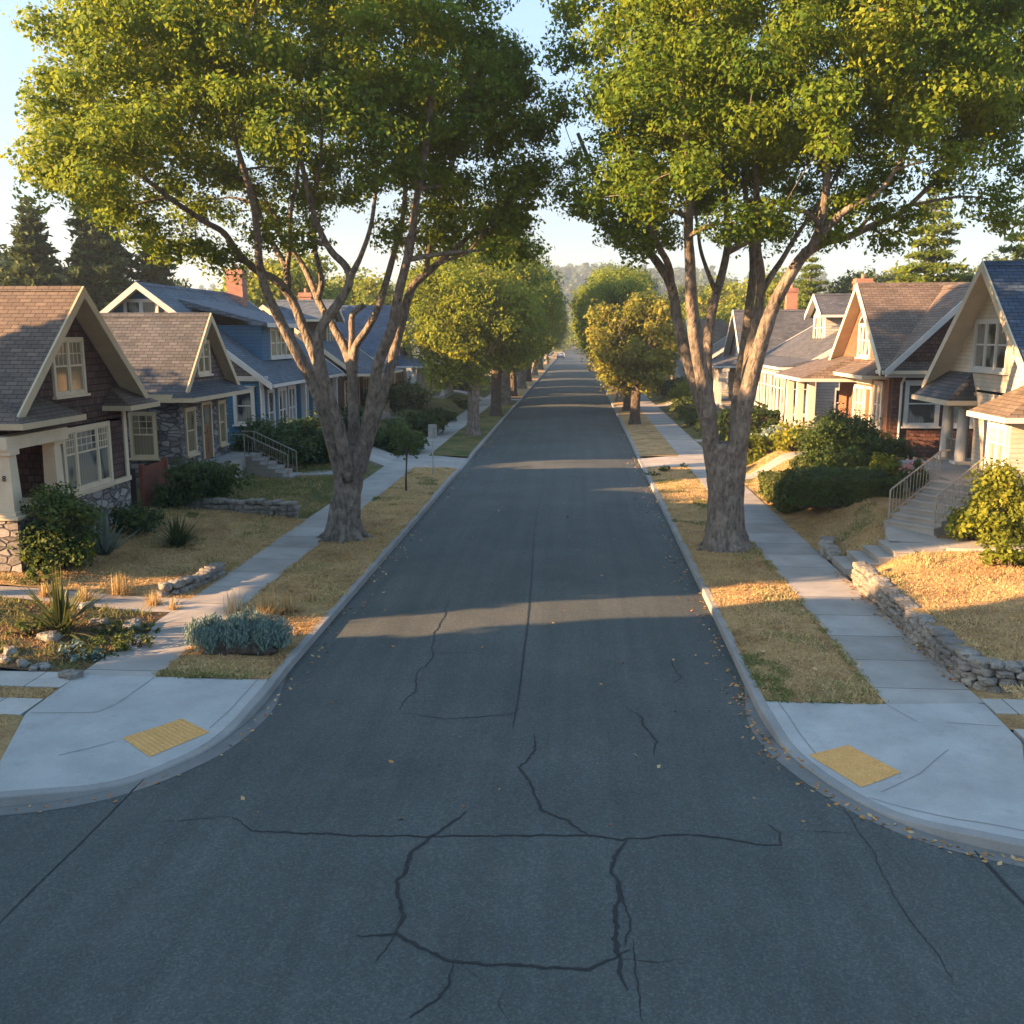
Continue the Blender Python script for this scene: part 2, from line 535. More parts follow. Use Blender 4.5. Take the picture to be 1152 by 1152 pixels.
def empty(name, loc, label, cat, group=None):
    o = bpy.data.objects.new(name, None)
    o.empty_display_size = .3
    COL.objects.link(o)
    o.location = loc
    return tag(o, label, cat, group)


def tag(o, label=None, cat=None, group=None, kind=None):
    if label:
        o['label'] = label
    if cat:
        o['category'] = cat
    if group:
        o['group'] = group
    if kind:
        o['kind'] = kind
    return o


def struct(o):
    o['kind'] = 'structure'
    return o


def dup(root, loc, rot=0.0, sc=1.0, label=None, group=None):
    r = root.copy()
    COL.objects.link(r)
    r.location = loc
    r.rotation_euler = (0, 0, rot)
    r.scale = (sc, sc, sc) if isinstance(sc, (int, float)) else sc
    if label:
        r['label'] = label
    if group:
        r['group'] = group
    for ch in list(root.children):
        c = ch.copy()
        COL.objects.link(c)
        c.parent = r
        for g in list(ch.children):
            d = g.copy()
            COL.objects.link(d)
            d.parent = c
    return r


def quads_mesh(name, P, tint, mat, nv=4, parent=None):
    """P: (n, nv, 3) array of leaf corners, tint: (n,)"""
    n = len(P)
    me = bpy.data.meshes.new(name)
    me.vertices.add(n * nv)
    me.vertices.foreach_set('co', np.ascontiguousarray(P, dtype=np.float32).ravel())
    me.loops.add(n * nv)
    me.loops.foreach_set('vertex_index', np.arange(n * nv, dtype=np.int32))
    me.polygons.add(n)
    me.polygons.foreach_set('loop_start', np.arange(0, n * nv, nv, dtype=np.int32))
    me.update(calc_edges=True)
    a = me.attributes.new('tint', 'FLOAT', 'FACE')
    a.data.foreach_set('value', np.clip(tint, 0, 1).astype(np.float32))
    me.materials.append(mat)
    o = bpy.data.objects.new(name, me)
    COL.objects.link(o)
    if parent is not None:
        o.parent = parent
    return o


def unit(v):
    return v / np.maximum(np.linalg.norm(v, axis=-1, keepdims=True), 1e-9)


def leaf_quads(C, N, size, aspect=1.5, jitter=.5):
    """pointed leaf quads at C facing roughly N"""
    n = len(C)
    N = unit(N + rng.normal(0, .55, (n, 3)))
    T = rng.normal(0, 1, (n, 3))
    T = unit(T - N * (T * N).sum(1, keepdims=True))
    B = np.cross(N, T)
    s = size * (1 + jitter * rng.uniform(-1, 1, (n, 1)))
    a, b = T * s * aspect * .5, B * s * .5
    bend = N * s * .12
    return np.stack([C - a, C + b * .9 - bend, C + a, C - b * .9 - bend], 1)


# ------------------------------------------------------------------ heights of the place
XL, XR = -5.30, 3.07                       # kerb faces of the street
DRIVE_L = [(44.3, 48.6), (91, 94.5), (128, 131)]
DRIVE_R = [(45.2, 49.2), (83, 86), (120, 123)]


def road_z(x, y):
    if XL - .2 < x < XR + .2:
        c, hw = (XL + XR) / 2, (XR - XL) / 2
        t = max(0, 1 - ((x - c) / hw) ** 2)
        return t * (.03 + .11 * sstep((y - 11) / 14))
    return 0.0


def nz(x, y, s=1.0, a=1.0):
    return a * mnoise.noise(Vector((x * s, y * s, 3.7)))


def gz(x, y):
    """lawn height"""
    if x < -8.9:
        d = -8.95 - x
        z = .13 + .30 * sstep(d / 5.0)
        if 16.3 < y < 20.6:
            z += .14 * sstep(d / 1.2) * sstep((y - 16.4) / .8) * sstep((20.5 - y) / .8)
        if 21.4 < y < 31.4:
            z += .10 * sstep(d / .7) * sstep((y - 21.4) / .8)
        z += .34 * sstep((y - 31.5) / .3) * sstep((d - .55) / .35) * (1 - .4 * sstep((y - 45) / 3))
        z += .35 * sstep((y - 41.5) / 3) * sstep((d - .3) / 2)
        return z + nz(x, y, .9, .035) * sstep(d / .5)
    if x > 6.8:
        d = x - 6.9
        if y < 24.95:
            z = .62 + .34 * sstep((d - .4) / 5)
            z += (.15 + .55 * sstep((d - .1) / 1.7) + .22 * sstep((d - 1.6) / 4) - z) * sstep((y - 23.0) / 1.3)
        elif y < 26.4:
            z = .70 + .22 * sstep((d - 1.6) / 4) if d > 1.5 else .05
        else:
            h = .62 + .38 * sstep((y - 26) / 4)
            z = .12 + h * sstep((d - .15) / 2.4)
            z += .15 * sstep((d - 3) / 3)
        if y > 44:
            z = z * (1 - .35 * sstep((y - 44) / 3))
        return z + nz(x, y, .9, .035) * sstep(d / .5)
    if -7.6 < x < XL - .1 or XR + .1 < x < 5.3:
        return .13 + .035 * math.sin(math.pi * sstep((x + 7.5) / 2 if x < 0 else (x - 3.2) / 2)) + nz(x, y, 1.3, .012)
    return .13


def grid_obj(name, xs, ys, zf, mat, hole=None):
    mb = MB()
    nx = len(xs)
    mb.v = [(x, y, zf(x, y)) for y in ys for x in xs]
    for j in range(len(ys) - 1):
        for i in range(nx - 1):
            cx, cy = (xs[i] + xs[i + 1]) / 2, (ys[j] + ys[j + 1]) / 2
            if hole and hole(cx, cy):
                continue
            a = j * nx + i
            mb.f.append((a, a + 1, a + 1 + nx, a + nx))
            mb.m.append(0)
    return mb.build(name, mat, recalc=False, smooth=True)


def lin(a, b, n):
    return [a + (b - a) * i / (n - 1) for i in range(n)]


# far ground, one sheet to the horizon, below everything that is laid on it
mb = MB()
S = 2400
mb.face([(-S, -300, -.06), (S, -300, -.06), (S, 3000, -.06), (-S, 3000, -.06)])
struct(mb.build('ground', M['terrain'], recalc=False))

# road sheet
xs = [-70, -40, -20, -12, -8, -6.2] + lin(XL - .02, XR + .02, 19) + [4, 6, 9, 14, 25, 45, 70]
ys = lin(-14, 17, 32)
g = grid_obj('road', xs, ys, road_z, M['asphalt'])
xs2 = lin(XL - .02, XR + .02, 19)
g2 = grid_obj('road', xs2, lin(17, 60, 40) + lin(64, 460, 60), road_z, M['asphalt'])
bm = bmesh.new()
bm.from_mesh(g.data)
bm.from_mesh(g2.data)
bmesh.ops.remove_doubles(bm, verts=bm.verts, dist=.001)
bm.to_mesh(g.data)
bm.free()
bpy.data.objects.remove(g2)
struct(g)
for p in g.data.polygons:
    p.use_smooth = True

# kerbs
KL = [(-5.30, 440), (-5.30, 120), (-5.30, 60), (-5.30, 30), (-5.30, 20), (-5.30, 17.2), (-5.27, 16.3), (-5.25, 15.4), (-5.31, 14.4), (-5.48, 13.55), (-5.76, 12.95), (-6.14, 12.38), (-6.59, 11.98), (-7.08, 11.74), (-7.61, 11.57), (-8.4, 11.40), (-10, 11.2), (-14, 11.0), (-30, 10.9), (-70, 10.9)]
KR = [(3.07, 440), (3.07, 120), (3.07, 60), (3.07, 30), (3.07, 20), (3.06, 17.2), (3.05, 15.9), (3.08, 14.98), (3.18, 14.13), (3.41, 13.36), (3.71, 12.66), (4.10, 12.06), (4.54, 11.64), (4.98, 11.38), (5.44, 11.18), (6.2, 10.95), (7.5, 10.8), (12, 10.65), (30, 10.6), (70, 10.6)]


def catmull(P, step=.16, far=3.0):
    out = []
    P = [Vector((p[0], p[1], 0)) for p in P]
    for i in range(len(P) - 1):
        p0, p1, p2, p3 = P[max(i - 1, 0)], P[i], P[i + 1], P[min(i + 2, len(P) - 1)]
        ln = (p2 - p1).length
        n = max(1, int(ln / (step if ln < 1.6 else far)))
        for k in range(n):
            t = k / n
            if ln > 3:
                q = p1.lerp(p2, t)
            else:
                q = .5 * ((2 * p1) + (p2 - p0) * t + (2 * p0 - 5 * p1 + 4 * p2 - p3) * t * t + (3 * p1 - p0 - 3 * p2 + p3) * t ** 3)
            out.append(q)
    out.append(P[-1])
    return out


KLp, KRp = catmull(KL), catmull(KR)
PADL = [(-6.89, 13.63), (-6.30, 14.46), (-5.70, 14.08), (-6.24, 13.12)]
PADR = [(3.50, 13.86), (4.16, 14.16), (4.65, 13.24), (3.98, 12.83)]


def pad_c(P):
    return sum(p[0] for p in P) / 4, sum(p[1] for p in P) / 4


def kerb_h(x, y, left):
    cx, cy = pad_c(PADL if left else PADR)
    ex, ey = (-5.62, 13.05) if left else (3.62, 12.95)
    d = math.hypot(x - ex, y - ey)
    h = .035 + .105 * sstep((d - .75) / 1.5)
    for a, b in (DRIVE_L if left else DRIVE_R):
        if a - .8 < y < b + .8:
            m = min(sstep((y - a + .8) / .9), sstep((b + .8 - y) / .9))
            h = min(h, .14 - .105 * m)
    return h


def offset_path(P, d):
    out = []
    for i, p in enumerate(P):
        t = (P[min(i + 1, len(P) - 1)] - P[max(i - 1, 0)]).normalized()
        nrm = Vector((-t.y, t.x, 0))
        out.append(p + nrm * d)
    return out


for P, left in ((KLp, True), (KRp, False)):
    sgn = -1 if left else 1           # path runs towards the viewer: land side
    Pd = []
    for i in range(len(P) - 1):
        n = max(1, int((P[i + 1] - P[i]).length / .5)) if P[i].y < 60 and abs(P[i].x) < 15 else 1
        for k in range(n):
            Pd.append(P[i].lerp(P[i + 1], k / n))
    Pd.append(P[-1])
    A, B, C, D = Pd, offset_path(Pd, sgn * .02), offset_path(Pd, sgn * .035), offset_path(Pd, sgn * .17)
    mb = MB()
    rows = []
    for p, b, c, d in zip(A, B, C, D):
        h = kerb_h(p.x, p.y, left) + mnoise.noise(p * .9) * .006
        rows.append([(p.x, p.y, -.04), (b.x, b.y, h - .015), (c.x, c.y, h), (d.x, d.y, h + .002), (d.x, d.y, -.04)])
    for r in rows:
        mb.v += r
    for i in range(len(rows) - 1):
        for k in range(4):
            a = i * 5 + k
            mb.f.append((a, a + 1, a + 6, a + 5))
            mb.m.append(0)
    struct(mb.build('kerb', M['kerb'], recalc=False))
    # concrete gutter pan round the corner
    Q = [p for p in Pd if p.y < 17.5 and abs(p.x) < 14]
    O = offset_path(Q, -sgn * .26)
    mb = MB()
    for p, o in zip(Q, O):
        w = sstep((17.2 - p.y) / 2.5)
        q = p.lerp(o, max(.05, w))
        mb.v += [(p.x, p.y, road_z(p.x, p.y) + .005), (q.x, q.y, road_z(q.x, q.y) + .005)]
    for i in range(len(Q) - 1):
        mb.f.append((2 * i, 2 * i + 1, 2 * i + 3, 2 * i + 2))
        mb.m.append(0)
    struct(mb.build('gutter', M['gutter'], recalc=False))

# corner aprons: new concrete falling to the kerb at the yellow pad
KN = {True: np.array([[p.x, p.y] for p in offset_path(KLp, -.17)]), False: np.array([[p.x, p.y] for p in offset_path(KRp, .17)])}


def seg_dist(P, x, y):
    a, b = P[:-1], P[1:]
    ab = b - a
    t = np.clip(((x - a[:, 0]) * ab[:, 0] + (y - a[:, 1]) * ab[:, 1]) / np.maximum((ab ** 2).sum(1), 1e-9), 0, 1)
    q = a + ab * t[:, None]
    d = np.hypot(q[:, 0] - x, q[:, 1] - y)
    k = int(d.argmin())
    return d[k], q[k]


def apron_z(x, y, left):
    d, q = seg_dist(KN[left], x, y)
    h = kerb_h(q[0], q[1], left)
    return h + .003 + (.143 - h) * sstep(d / 1.9)


def resample(P, n):
    P = [Vector((p[0], p[1], 0)) for p in P]
    ln = [0]
    for a, b in zip(P, P[1:]):
        ln.append(ln[-1] + (b - a).length)
    out = []
    for i in range(n):
        t = ln[-1] * i / (n - 1)
        k = max(j for j in range(len(ln)) if ln[j] <= t + 1e-9)
        k = min(k, len(P) - 2)
        out.append(P[k].lerp(P[k + 1], (t - ln[k]) / max(ln[k + 1] - ln[k], 1e-9)))
    return out


def apron(left):
    kp = offset_path(KLp if left else KRp, -.17 if left else .17)
    if left:
        outer = [p for p in kp if p.y < 16.22 and p.x > -8.0]
        top = (-5.45, 16.22)
        back = [top, (-7.5, 16.22), (-8.93, 16.22), (-8.87, 14.4), (-7.95, 11.85)]
        joints = [[(-5.62, 16.2), (-5.62, 14.9), (-5.75, 14.2)], [(-7.5, 16.2), (-7.58, 14.9), (-7.75, 14.5), (-8.8, 14.42)], [(-6.95, 13.5), (-7.5, 12.9)]]
    else:
        outer = [p for p in kp if p.y < 15.72 and p.x < 5.62]
        top = (3.22, 15.74)
        back = [top, (5.2, 15.74), (6.82, 15.9), (6.76, 14.3), (5.62, 11.42)]
        joints = [[(3.42, 15.7), (3.5, 14.6), (3.62, 13.9)], [(5.2, 15.7), (5.45, 15.0)], [(4.2, 12.7), (4.9, 13.2), (5.55, 13.95)], [(4.0, 12.55), (4.9, 11.85), (5.6, 11.55)], [(5.9, 15.0), (6.7, 14.9)]]
    outer = [Vector((top[0], top[1], 0))] + outer
    n, m = 46, 14
    A, B = resample([(p.x, p.y) for p in outer], n), resample(back, n)
    mb = MB()
    for j in range(m + 1):
        for i in range(n):
            p = A[i].lerp(B[i], j / m)
            mb.v.append((p.x, p.y, apron_z(p.x, p.y, left)))
    for j in range(m):
        for i in range(n - 1):
            a = j * n + i
            mb.f.append((a, a + 1, a + 1 + n, a + n))
            mb.m.append(0)
    o = struct(mb.build('corner_apron', M['apron'], recalc=False, smooth=True))
    jb = MB()
    for J in joints:
        Q = resample(J, 14)
        for a, b in zip(Q, Q[1:]):
            t = (b - a).normalized()
            nn = Vector((-t.y, t.x, 0)) * .009
            jb.face([(q.x, q.y, apron_z(q.x, q.y, left) + .004) for q in (a - nn, b - nn, b + nn, a + nn)])
    c = jb.build('joint', M['joint'], recalc=False)
    c.parent = o
    return o


apron(True)
apron(False)

for P, left, lab in ((PADL, True, 'yellow bumpy tactile paving pad on the left corner apron'), (PADR, False, 'yellow bumpy tactile paving pad on the right corner apron')):
    P = [Vector((p[0], p[1], 0)) for p in P]
    n, m = 13, 18

    def pp(i, j, up=0):
        a = P[0].lerp(P[1], i / n).lerp(P[3].lerp(P[2], i / n), j / m)
        return (a.x, a.y, apron_z(a.x, a.y, left) + .007 + up)
    mb = MB()
    for j in range(m):
        for i in range(n):
            mb.face([pp(i, j), pp(i + 1, j), pp(i + 1, j + 1), pp(i, j + 1)])
            c = Vector(pp(i + .5, j + .5))
            rr = [[c + Vector((math.cos(k * 1.0472) * r, math.sin(k * 1.0472) * r, h)) for k in range(6)] for r, h in ((.016, .001), (.010, .007))]
            for k in range(6):
                mb.face([rr[0][k], rr[0][(k + 1) % 6], rr[1][(k + 1) % 6], rr[1][k]])
            mb.face(rr[1])
    o = mb.build('tactile_pad', M['pad'], None, origin=(P[0].x, P[0].y, .05), recalc=False)
    tag(o, lab, 'tactile paving', 'yellow tactile pads at the corners')

# sidewalks
def slab(name, x0, x1, y0, y1, z, mat, th=.16):
    mb = MB()
    mb.box(x0, x1, y0, y1, z - th, z)
    return struct(mb.build(name, mat))


slab('sidewalk', -8.93, -7.5, 16.224, 430, .145, M['walk'])
slab('sidewalk', 5.2, 6.84, 15.905, 430, .145, M['walk'])
mb = MB()
mb.face([(5.2, 15.745, .145), (6.78, 15.9, .145), (6.78, 15.91, .145), (5.2, 15.91, .145)])
struct(mb.build('sidewalk', M['walk'], recalc=False))
slab('sidewalk', -60, -8.94, 15.60, 16.34, .145, M['walkx'])
slab('sidewalk', -60, -8.94, 14.36, 15.06, .141, M['walkx'])
slab('sidewalk', 6.86, 60, 15.46, 16.10, .145, M['walkx'])
slab('sidewalk', 6.86, 60, 14.30, 14.82, .141, M['walkx'])
# corner verges
for pts in ([(-8.7, 14.36), (-60, 14.36), (-60, 11.06), (-14, 11.17), (-10, 11.38), (-8.4, 11.58), (-7.85, 11.70), (-7.8, 12.0)], [(-8.8, 15.06), (-60, 15.06), (-60, 15.6), (-8.8, 15.6)]):
    mb = MB()
    mb.face([(x, y, .125) for x, y in pts])
    struct(mb.build('verge', M['soil'], recalc=False))
for pts in ([(6.6, 14.3), (60, 14.3), (60, 10.77), (12, 10.82), (7.5, 10.97), (6.2, 11.12), (5.6, 11.3), (5.5, 11.6)], [(6.7, 14.82), (60, 14.82), (60, 15.46), (6.7, 15.46)], [(6.7, 16.08), (60, 16.08), (60, 16.7), (6.7, 16.7)]):
    mb = MB()
    mb.face([(x, y, .125) for x, y in pts])
    struct(mb.build('verge', M['soil'], recalc=False))


# parkways between kerb and sidewalk, broken by the driveways
def segs(y0, y1, cuts):
    out, a = [], y0
    for c, d in cuts:
        out.append((a, c))
        a = d
    out.append((a, y1))
    return out


for a, b in segs(16.226, 430, DRIVE_L):
    struct(grid_obj('parkway', lin(-7.5, -5.46, 7), lin(a, b, max(3, int((b - a) / (.5 if a < 60 else 6)))), gz, M['soilg'] if 48 < a < 60 else M['soil']))
for a, b in segs(15.746, 430, DRIVE_R):
    struct(grid_obj('parkway', lin(3.23, 5.2, 7), lin(a, b, max(3, int((b - a) / (.5 if a < 60 else 6)))), gz, M['soil']))
for cuts, x0, x1 in ((DRIVE_L, -5.46, -7.5), (DRIVE_R, 3.23, 5.2)):
    for a, b in cuts:
        mb = MB()
        n = 6
        for k in range(n):
            t0, t1 = k / n, (k + 1) / n
            f = lambda t: .045 + .098 * sstep(t / .8)
            mb.face([(x0 + (x1 - x0) * t0, a, f(t0)), (x0 + (x1 - x0) * t1, a, f(t1)), (x0 + (x1 - x0) * t1, b, f(t1)), (x0 + (x1 - x0) * t0, b, f(t0))])
        struct(mb.build('driveway', M['walk'], recalc=False))
        # the drive goes on beyond the sidewalk into the lot
        mb = MB()
        s = -1 if x0 < 0 else 1
        xb = -8.93 if s < 0 else 6.84
        for k in range(12):
            u0, u1 = xb + s * k * .8, xb + s * (k + 1) * .8
            z = lambda u: max(.15, gz(u, (a + b) / 2)) + .05
            z0 = .146 if k == 0 else z(u0)
            mb.face([(u0, a + .3, z0), (u1, a + .3, z(u1)), (u1, b - .3, z(u1)), (u0, b - .3, z0)])
            for yy in (a + .3, b - .3):
                mb.face([(u0, yy, z0), (u1, yy, z(u1)), (u1, yy, z(u1) - .5), (u0, yy, z0 - .5)])
        struct(mb.build('driveway', M['walk'], recalc=False))

# lawns
struct(grid_obj('planting_bed', lin(-24, -8.93, 44), lin(16.34, 20.35, 16), gz, M['bed']))
struct(grid_obj('lawn', lin(-40, -16, 30) + lin(-15.6, -8.93, 26), lin(21.35, 31.5, 34), gz, M['soil']))
struct(grid_obj('lawn', lin(-40, -16, 30) + lin(-15.6, -8.93, 26), lin(31.5, 43, 40), gz, M['soilg']))
struct(grid_obj('lawn', lin(-40, -16, 20) + lin(-15.6, -8.93, 20), lin(43, 90, 60) + lin(94, 250, 30), gz, M['soilg']))
struct(grid_obj('lawn', lin(6.94, 12, 24) + lin(12.4, 34, 30), lin(16.52, 24.9, 34), gz, M['soil']))
struct(grid_obj('lawn', lin(8.55, 12, 16) + lin(12.4, 34, 30), lin(24.9, 26.4, 5), gz, M['soil']))
struct(grid_obj('lawn', lin(6.84, 12, 26) + lin(12.4, 34, 30), lin(26.4, 52, 80), gz, M['soil']))
struct(grid_obj('lawn', lin(6.84, 12, 16) + lin(12.4, 34, 20), lin(52, 90, 40) + lin(94, 250, 30), gz, M['soilg']))


def ribbon(name, pts, w, mat, lift=.03, th=None, n=None):
    Q = resample(pts, n or max(6, len(pts) * 6))
    mb = MB()
    for i, p in enumerate(Q):
        t = (Q[min(i + 1, len(Q) - 1)] - Q[max(i - 1, 0)]).normalized()
        nn = Vector((-t.y, t.x, 0)) * (w / 2)
        z = gz(p.x, p.y) + lift
        mb.v += [(p.x + nn.x, p.y + nn.y, z), (p.x - nn.x, p.y - nn.y, z)]
    V = list(mb.v)
    for i in range(len(Q) - 1):
        mb.f.append((2 * i, 2 * i + 1, 2 * i + 3, 2 * i + 2))
        mb.m.append(0)
        for a, b in ((2 * i, 2 * i + 2), (2 * i + 3, 2 * i + 1)):
            mb.face([V[a], V[b], (V[b][0], V[b][1], V[b][2] - .3), (V[a][0], V[a][1], V[a][2] - .3)])
    return struct(mb.build(name, mat, recalc=False))


# house walks
mb = MB()
for k in range(12):
    u0, u1 = -8.93 - k * .6, -8.93 - (k + 1) * .6
    z = lambda u: .147 + .26 * sstep((-8.93 - u) / 5)
    y0 = lambda u: 20.25 - .02 * (-8.93 - u)
    mb.face([(u0, y0(u0), z(u0)), (u1, y0(u1), z(u1)), (u1, y0(u1) + 1.12, z(u1)), (u0, y0(u0) + 1.12, z(u0))])
struct(mb.build('garden_path', M['walk'], recalc=False))
ribbon('garden_path', [(-9.0, 39.6), (-10.5, 39.3), (-11.6, 38.0)], 1.1, M['walk'], .05)
ribbon('garden_path', [(6.9, 41.6), (8.6, 41.9), (10.4, 42.6)], .9, M['walk'], .06)
ribbon('garden_path', [(8.4, 25.65), (9.6, 25.7), (10.6, 25.3), (12.0, 24.6), (14, 24.2)], 1.25, M['step'], .06, n=30)
ribbon('garden_path', [(9.0, 25.9), (9.1, 26.6), (9.35, 27.3)], 1.3, M['step'], .064, n=16)
ribbon('garden_path', [(-9.0, 62.5), (-11.6, 62.3), (-13, 62)], 1.1, M['walk'], .05)
ribbon('garden_path', [(6.9, 57), (9, 57), (11, 57)], 1.1, M['walk'], .05)


# ------------------------------------------------------------------ cracks in the asphalt
def crack(pts, w0=.03, seed=0, jag=.05, taper=True):
    w0 = w0 * .95
    P = [Vector((*G(*p), 0)) for p in pts]
    Q = []
    for a, b in zip(P, P[1:]):
        n = max(1, int((b - a).length / .05))
        for k in range(n):
            Q.append(a.lerp(b, k / n))
    Q.append(P[-1])
    rr = random.Random(seed)
    mb = MB()
    m = len(Q)
    for i, q in enumerate(Q):
        t = (Q[min(i + 1, m - 1)] - Q[max(i - 1, 0)]).normalized()
        nn = Vector((-t.y, t.x, 0))
        off = mnoise.noise(Vector((q.x * 2.3, q.y * 2.3, seed))) * jag + mnoise.noise(Vector((q.x * 9, q.y * 9, seed))) * jag * .6 + mnoise.noise(Vector((q.x * 27, q.y * 27, seed))) * jag * .3
        q = q + nn * off
        e = min(i, m - 1 - i) / max(6, m * .12)
        w = w0 * (.35 + .65 * min(1, e) if taper else 1) * (.7 + .6 * abs(mnoise.noise(Vector((q.x * 4, q.y * 4, seed + 9)))) + .7 * rr.random())
        z = lambda v: road_z(v.x, v.y) + .006
        a, b = q + nn * w * .5, q - nn * w * .5
        mb.v += [(a.x, a.y, z(a)), (b.x, b.y, z(b))]
    for i in range(m - 1):
        mb.f.append((2 * i, 2 * i + 1, 2 * i + 3, 2 * i + 2))
        mb.m.append(0)
    return struct(mb.build('road_crack', M['tar'], recalc=False))


for i, (pts, w, j) in enumerate([
    ([(262, 920), (285, 935), (340, 941), (470, 944), (560, 943), (640, 942), (700, 947), (770, 940), (810, 943), (850, 951), (878, 951), (878, 938), (862, 928)], .030, .05),
    ([(524, 915), (505, 930), (478, 950), (462, 960), (455, 985), (447, 995), (453, 1015), (450, 1035), (445, 1055)], .040, .06),
    ([(400, 1056), (445, 1054), (470, 1070), (510, 1086), (580, 1090), (662, 1094), (692, 1080), (706, 1070)], .034, .05),
    ([(445, 1055), (420, 1086)], .018, .04),
    ([(510, 1086), (505, 1108), (490, 1126), (462, 1150)], .030, .05),
    ([(524, 1092), (545, 1110)], .012, .04),
    ([(706, 948), (690, 966), (688, 985), (693, 1010), (692, 1040), (697, 1070), (698, 1117)], .045, .06),
    ([(700, 1000), (708, 1040), (706, 1068)], .018, .06),
    ([(712, 1060), (716, 1100), (722, 1150)], .014, .04),
    ([(700, 1084), (740, 1085), (772, 1082)], .010, .04),
    ([(601, 828), (602, 848), (582, 866), (602, 892), (607, 914), (640, 926), (668, 944)], .032, .05),
    ([(601, 600), (598, 660), (592, 720), (585, 775), (577, 822)], .030, .012),
    ([(607, 565), (601, 600)], .015, .012),
    ([(505, 675), (498, 700), (484, 730), (487, 742), (470, 762), (466, 780), (448, 802)], .022, .06),
    ([(448, 804), (500, 812), (570, 808), (590, 800)], .014, .05),
    ([(470, 740), (535, 738)], .012, .04),
    ([(705, 798), (722, 812), (738, 836), (733, 852)], .024, .05),
    ([(742, 835), (760, 836)], .010, .03),
    ([(755, 745), (766, 765), (755, 772)], .016, .05),
    ([(172, 866), (110, 930), (40, 998), (-20, 1058)], .022, .01),
    ([(1096, 957), (1125, 988), (1165, 1030)], .045, .01),
    ([(950, 912), (985, 960), (1010, 1020), (1040, 1060), (1080, 1110)], .010, .05),
    ([(180, 925), (262, 919)], .010, .04),
    ([(900, 935), (960, 937)], .010, .04),
    ([(565, 1120), (560, 1135), (572, 1150)], .010, .03),
    ([(620, 524), (665, 522), (690, 527)], .05, .05),
    ([(590, 925), (605, 912)], .008, .03),
]):
    crack(pts, w, i * 3.1, j)

# ------------------------------------------------------------------ stones
def stone_into(mb, c, sx, sy, sz, rot, seed, lump=.16):
    """a rounded, uneven stone"""
    n = 5
    idx = {}
    base = len(mb.v)
    ca, sa = math.cos(rot), math.sin(rot)

    def vid(p):
        k = tuple(round(x, 4) for x in p)
        if k not in idx:
            v = Vector(p)
            e = Vector((abs(v.x) ** 5, abs(v.y) ** 5, abs(v.z) ** 5))
            ln = (e.x + e.y + e.z) ** (1 / 5)
            v = v / ln * 1.0
            d = 1 + lump * mnoise.noise(v * 1.3 + Vector((seed, seed * 1.3, 0))) * 1.5 + lump * .7 * mnoise.noise(v * 3.7 + Vector((seed, 0, seed)))
            v = Vector((v.x * sx * d, v.y * sy * d, v.z * sz * d))
            idx[k] = len(mb.v)
            mb.v.append((c[0] + v.x * ca - v.y * sa, c[1] + v.x * sa + v.y * ca, c[2] + v.z))
        return idx[k]
    for ax in range(3):
        for sg in (-1, 1):
            for i in range(n):
                for j in range(n):
                    q = []
                    for di, dj in ((0, 0), (1, 0), (1, 1), (0, 1)):
                        a, b = -1 + 2 * (i + di) / n, -1 + 2 * (j + dj) / n
                        p = [0, 0, 0]
                        p[ax] = sg
                        p[(ax + 1) % 3] = a
                        p[(ax + 2) % 3] = b
                        q.append(vid(p))
                    mb.f.append(tuple(q if sg > 0 else q[::-1]))
                    mb.m.append(0)


def dry_wall(name, path, height, label, course=.2, depth=.2, lean=0, mat='rock', seed=1):
    rr = random.Random(seed)
    Q = [Vector((p[0], p[1], 0)) for p in path]
    ln = sum((b - a).length for a, b in zip(Q, Q[1:]))
    nrow = max(1, round(height / course))
    mb = MB()
    P = resample(path, max(8, int(ln / .05)))
    step = ln / (len(P) - 1)
    for r in range(nrow):
        s = rr.uniform(-.2, 0)
        while s < ln:
            w = rr.uniform(.17, .42)
            k = min(len(P) - 2, max(0, int((s + w / 2) / step)))
            t = (P[k + 1] - P[k]).normalized()
            base = .1
            zz = base + (r + .5) * course * rr.uniform(.97, 1.03)
            hgt = course * rr.uniform(.5, .58)
            if r == nrow - 1:
                zz += rr.uniform(-.04, .04)
            o = Vector((-t.y, t.x, 0)) * (rr.uniform(-.03, .03) + lean * r)
            stone_into(mb, (P[k].x + o.x, P[k].y + o.y, zz), w * .53, depth * rr.uniform(.55, .7), hgt, math.atan2(t.y, t.x) + rr.uniform(-.08, .08), rr.random() * 50)
            s += w
    o = mb.build(name, M[mat], None, origin=(path[0][0], path[0][1], 0), smooth=True, recalc=False)
    return tag(o, label, 'stone wall')


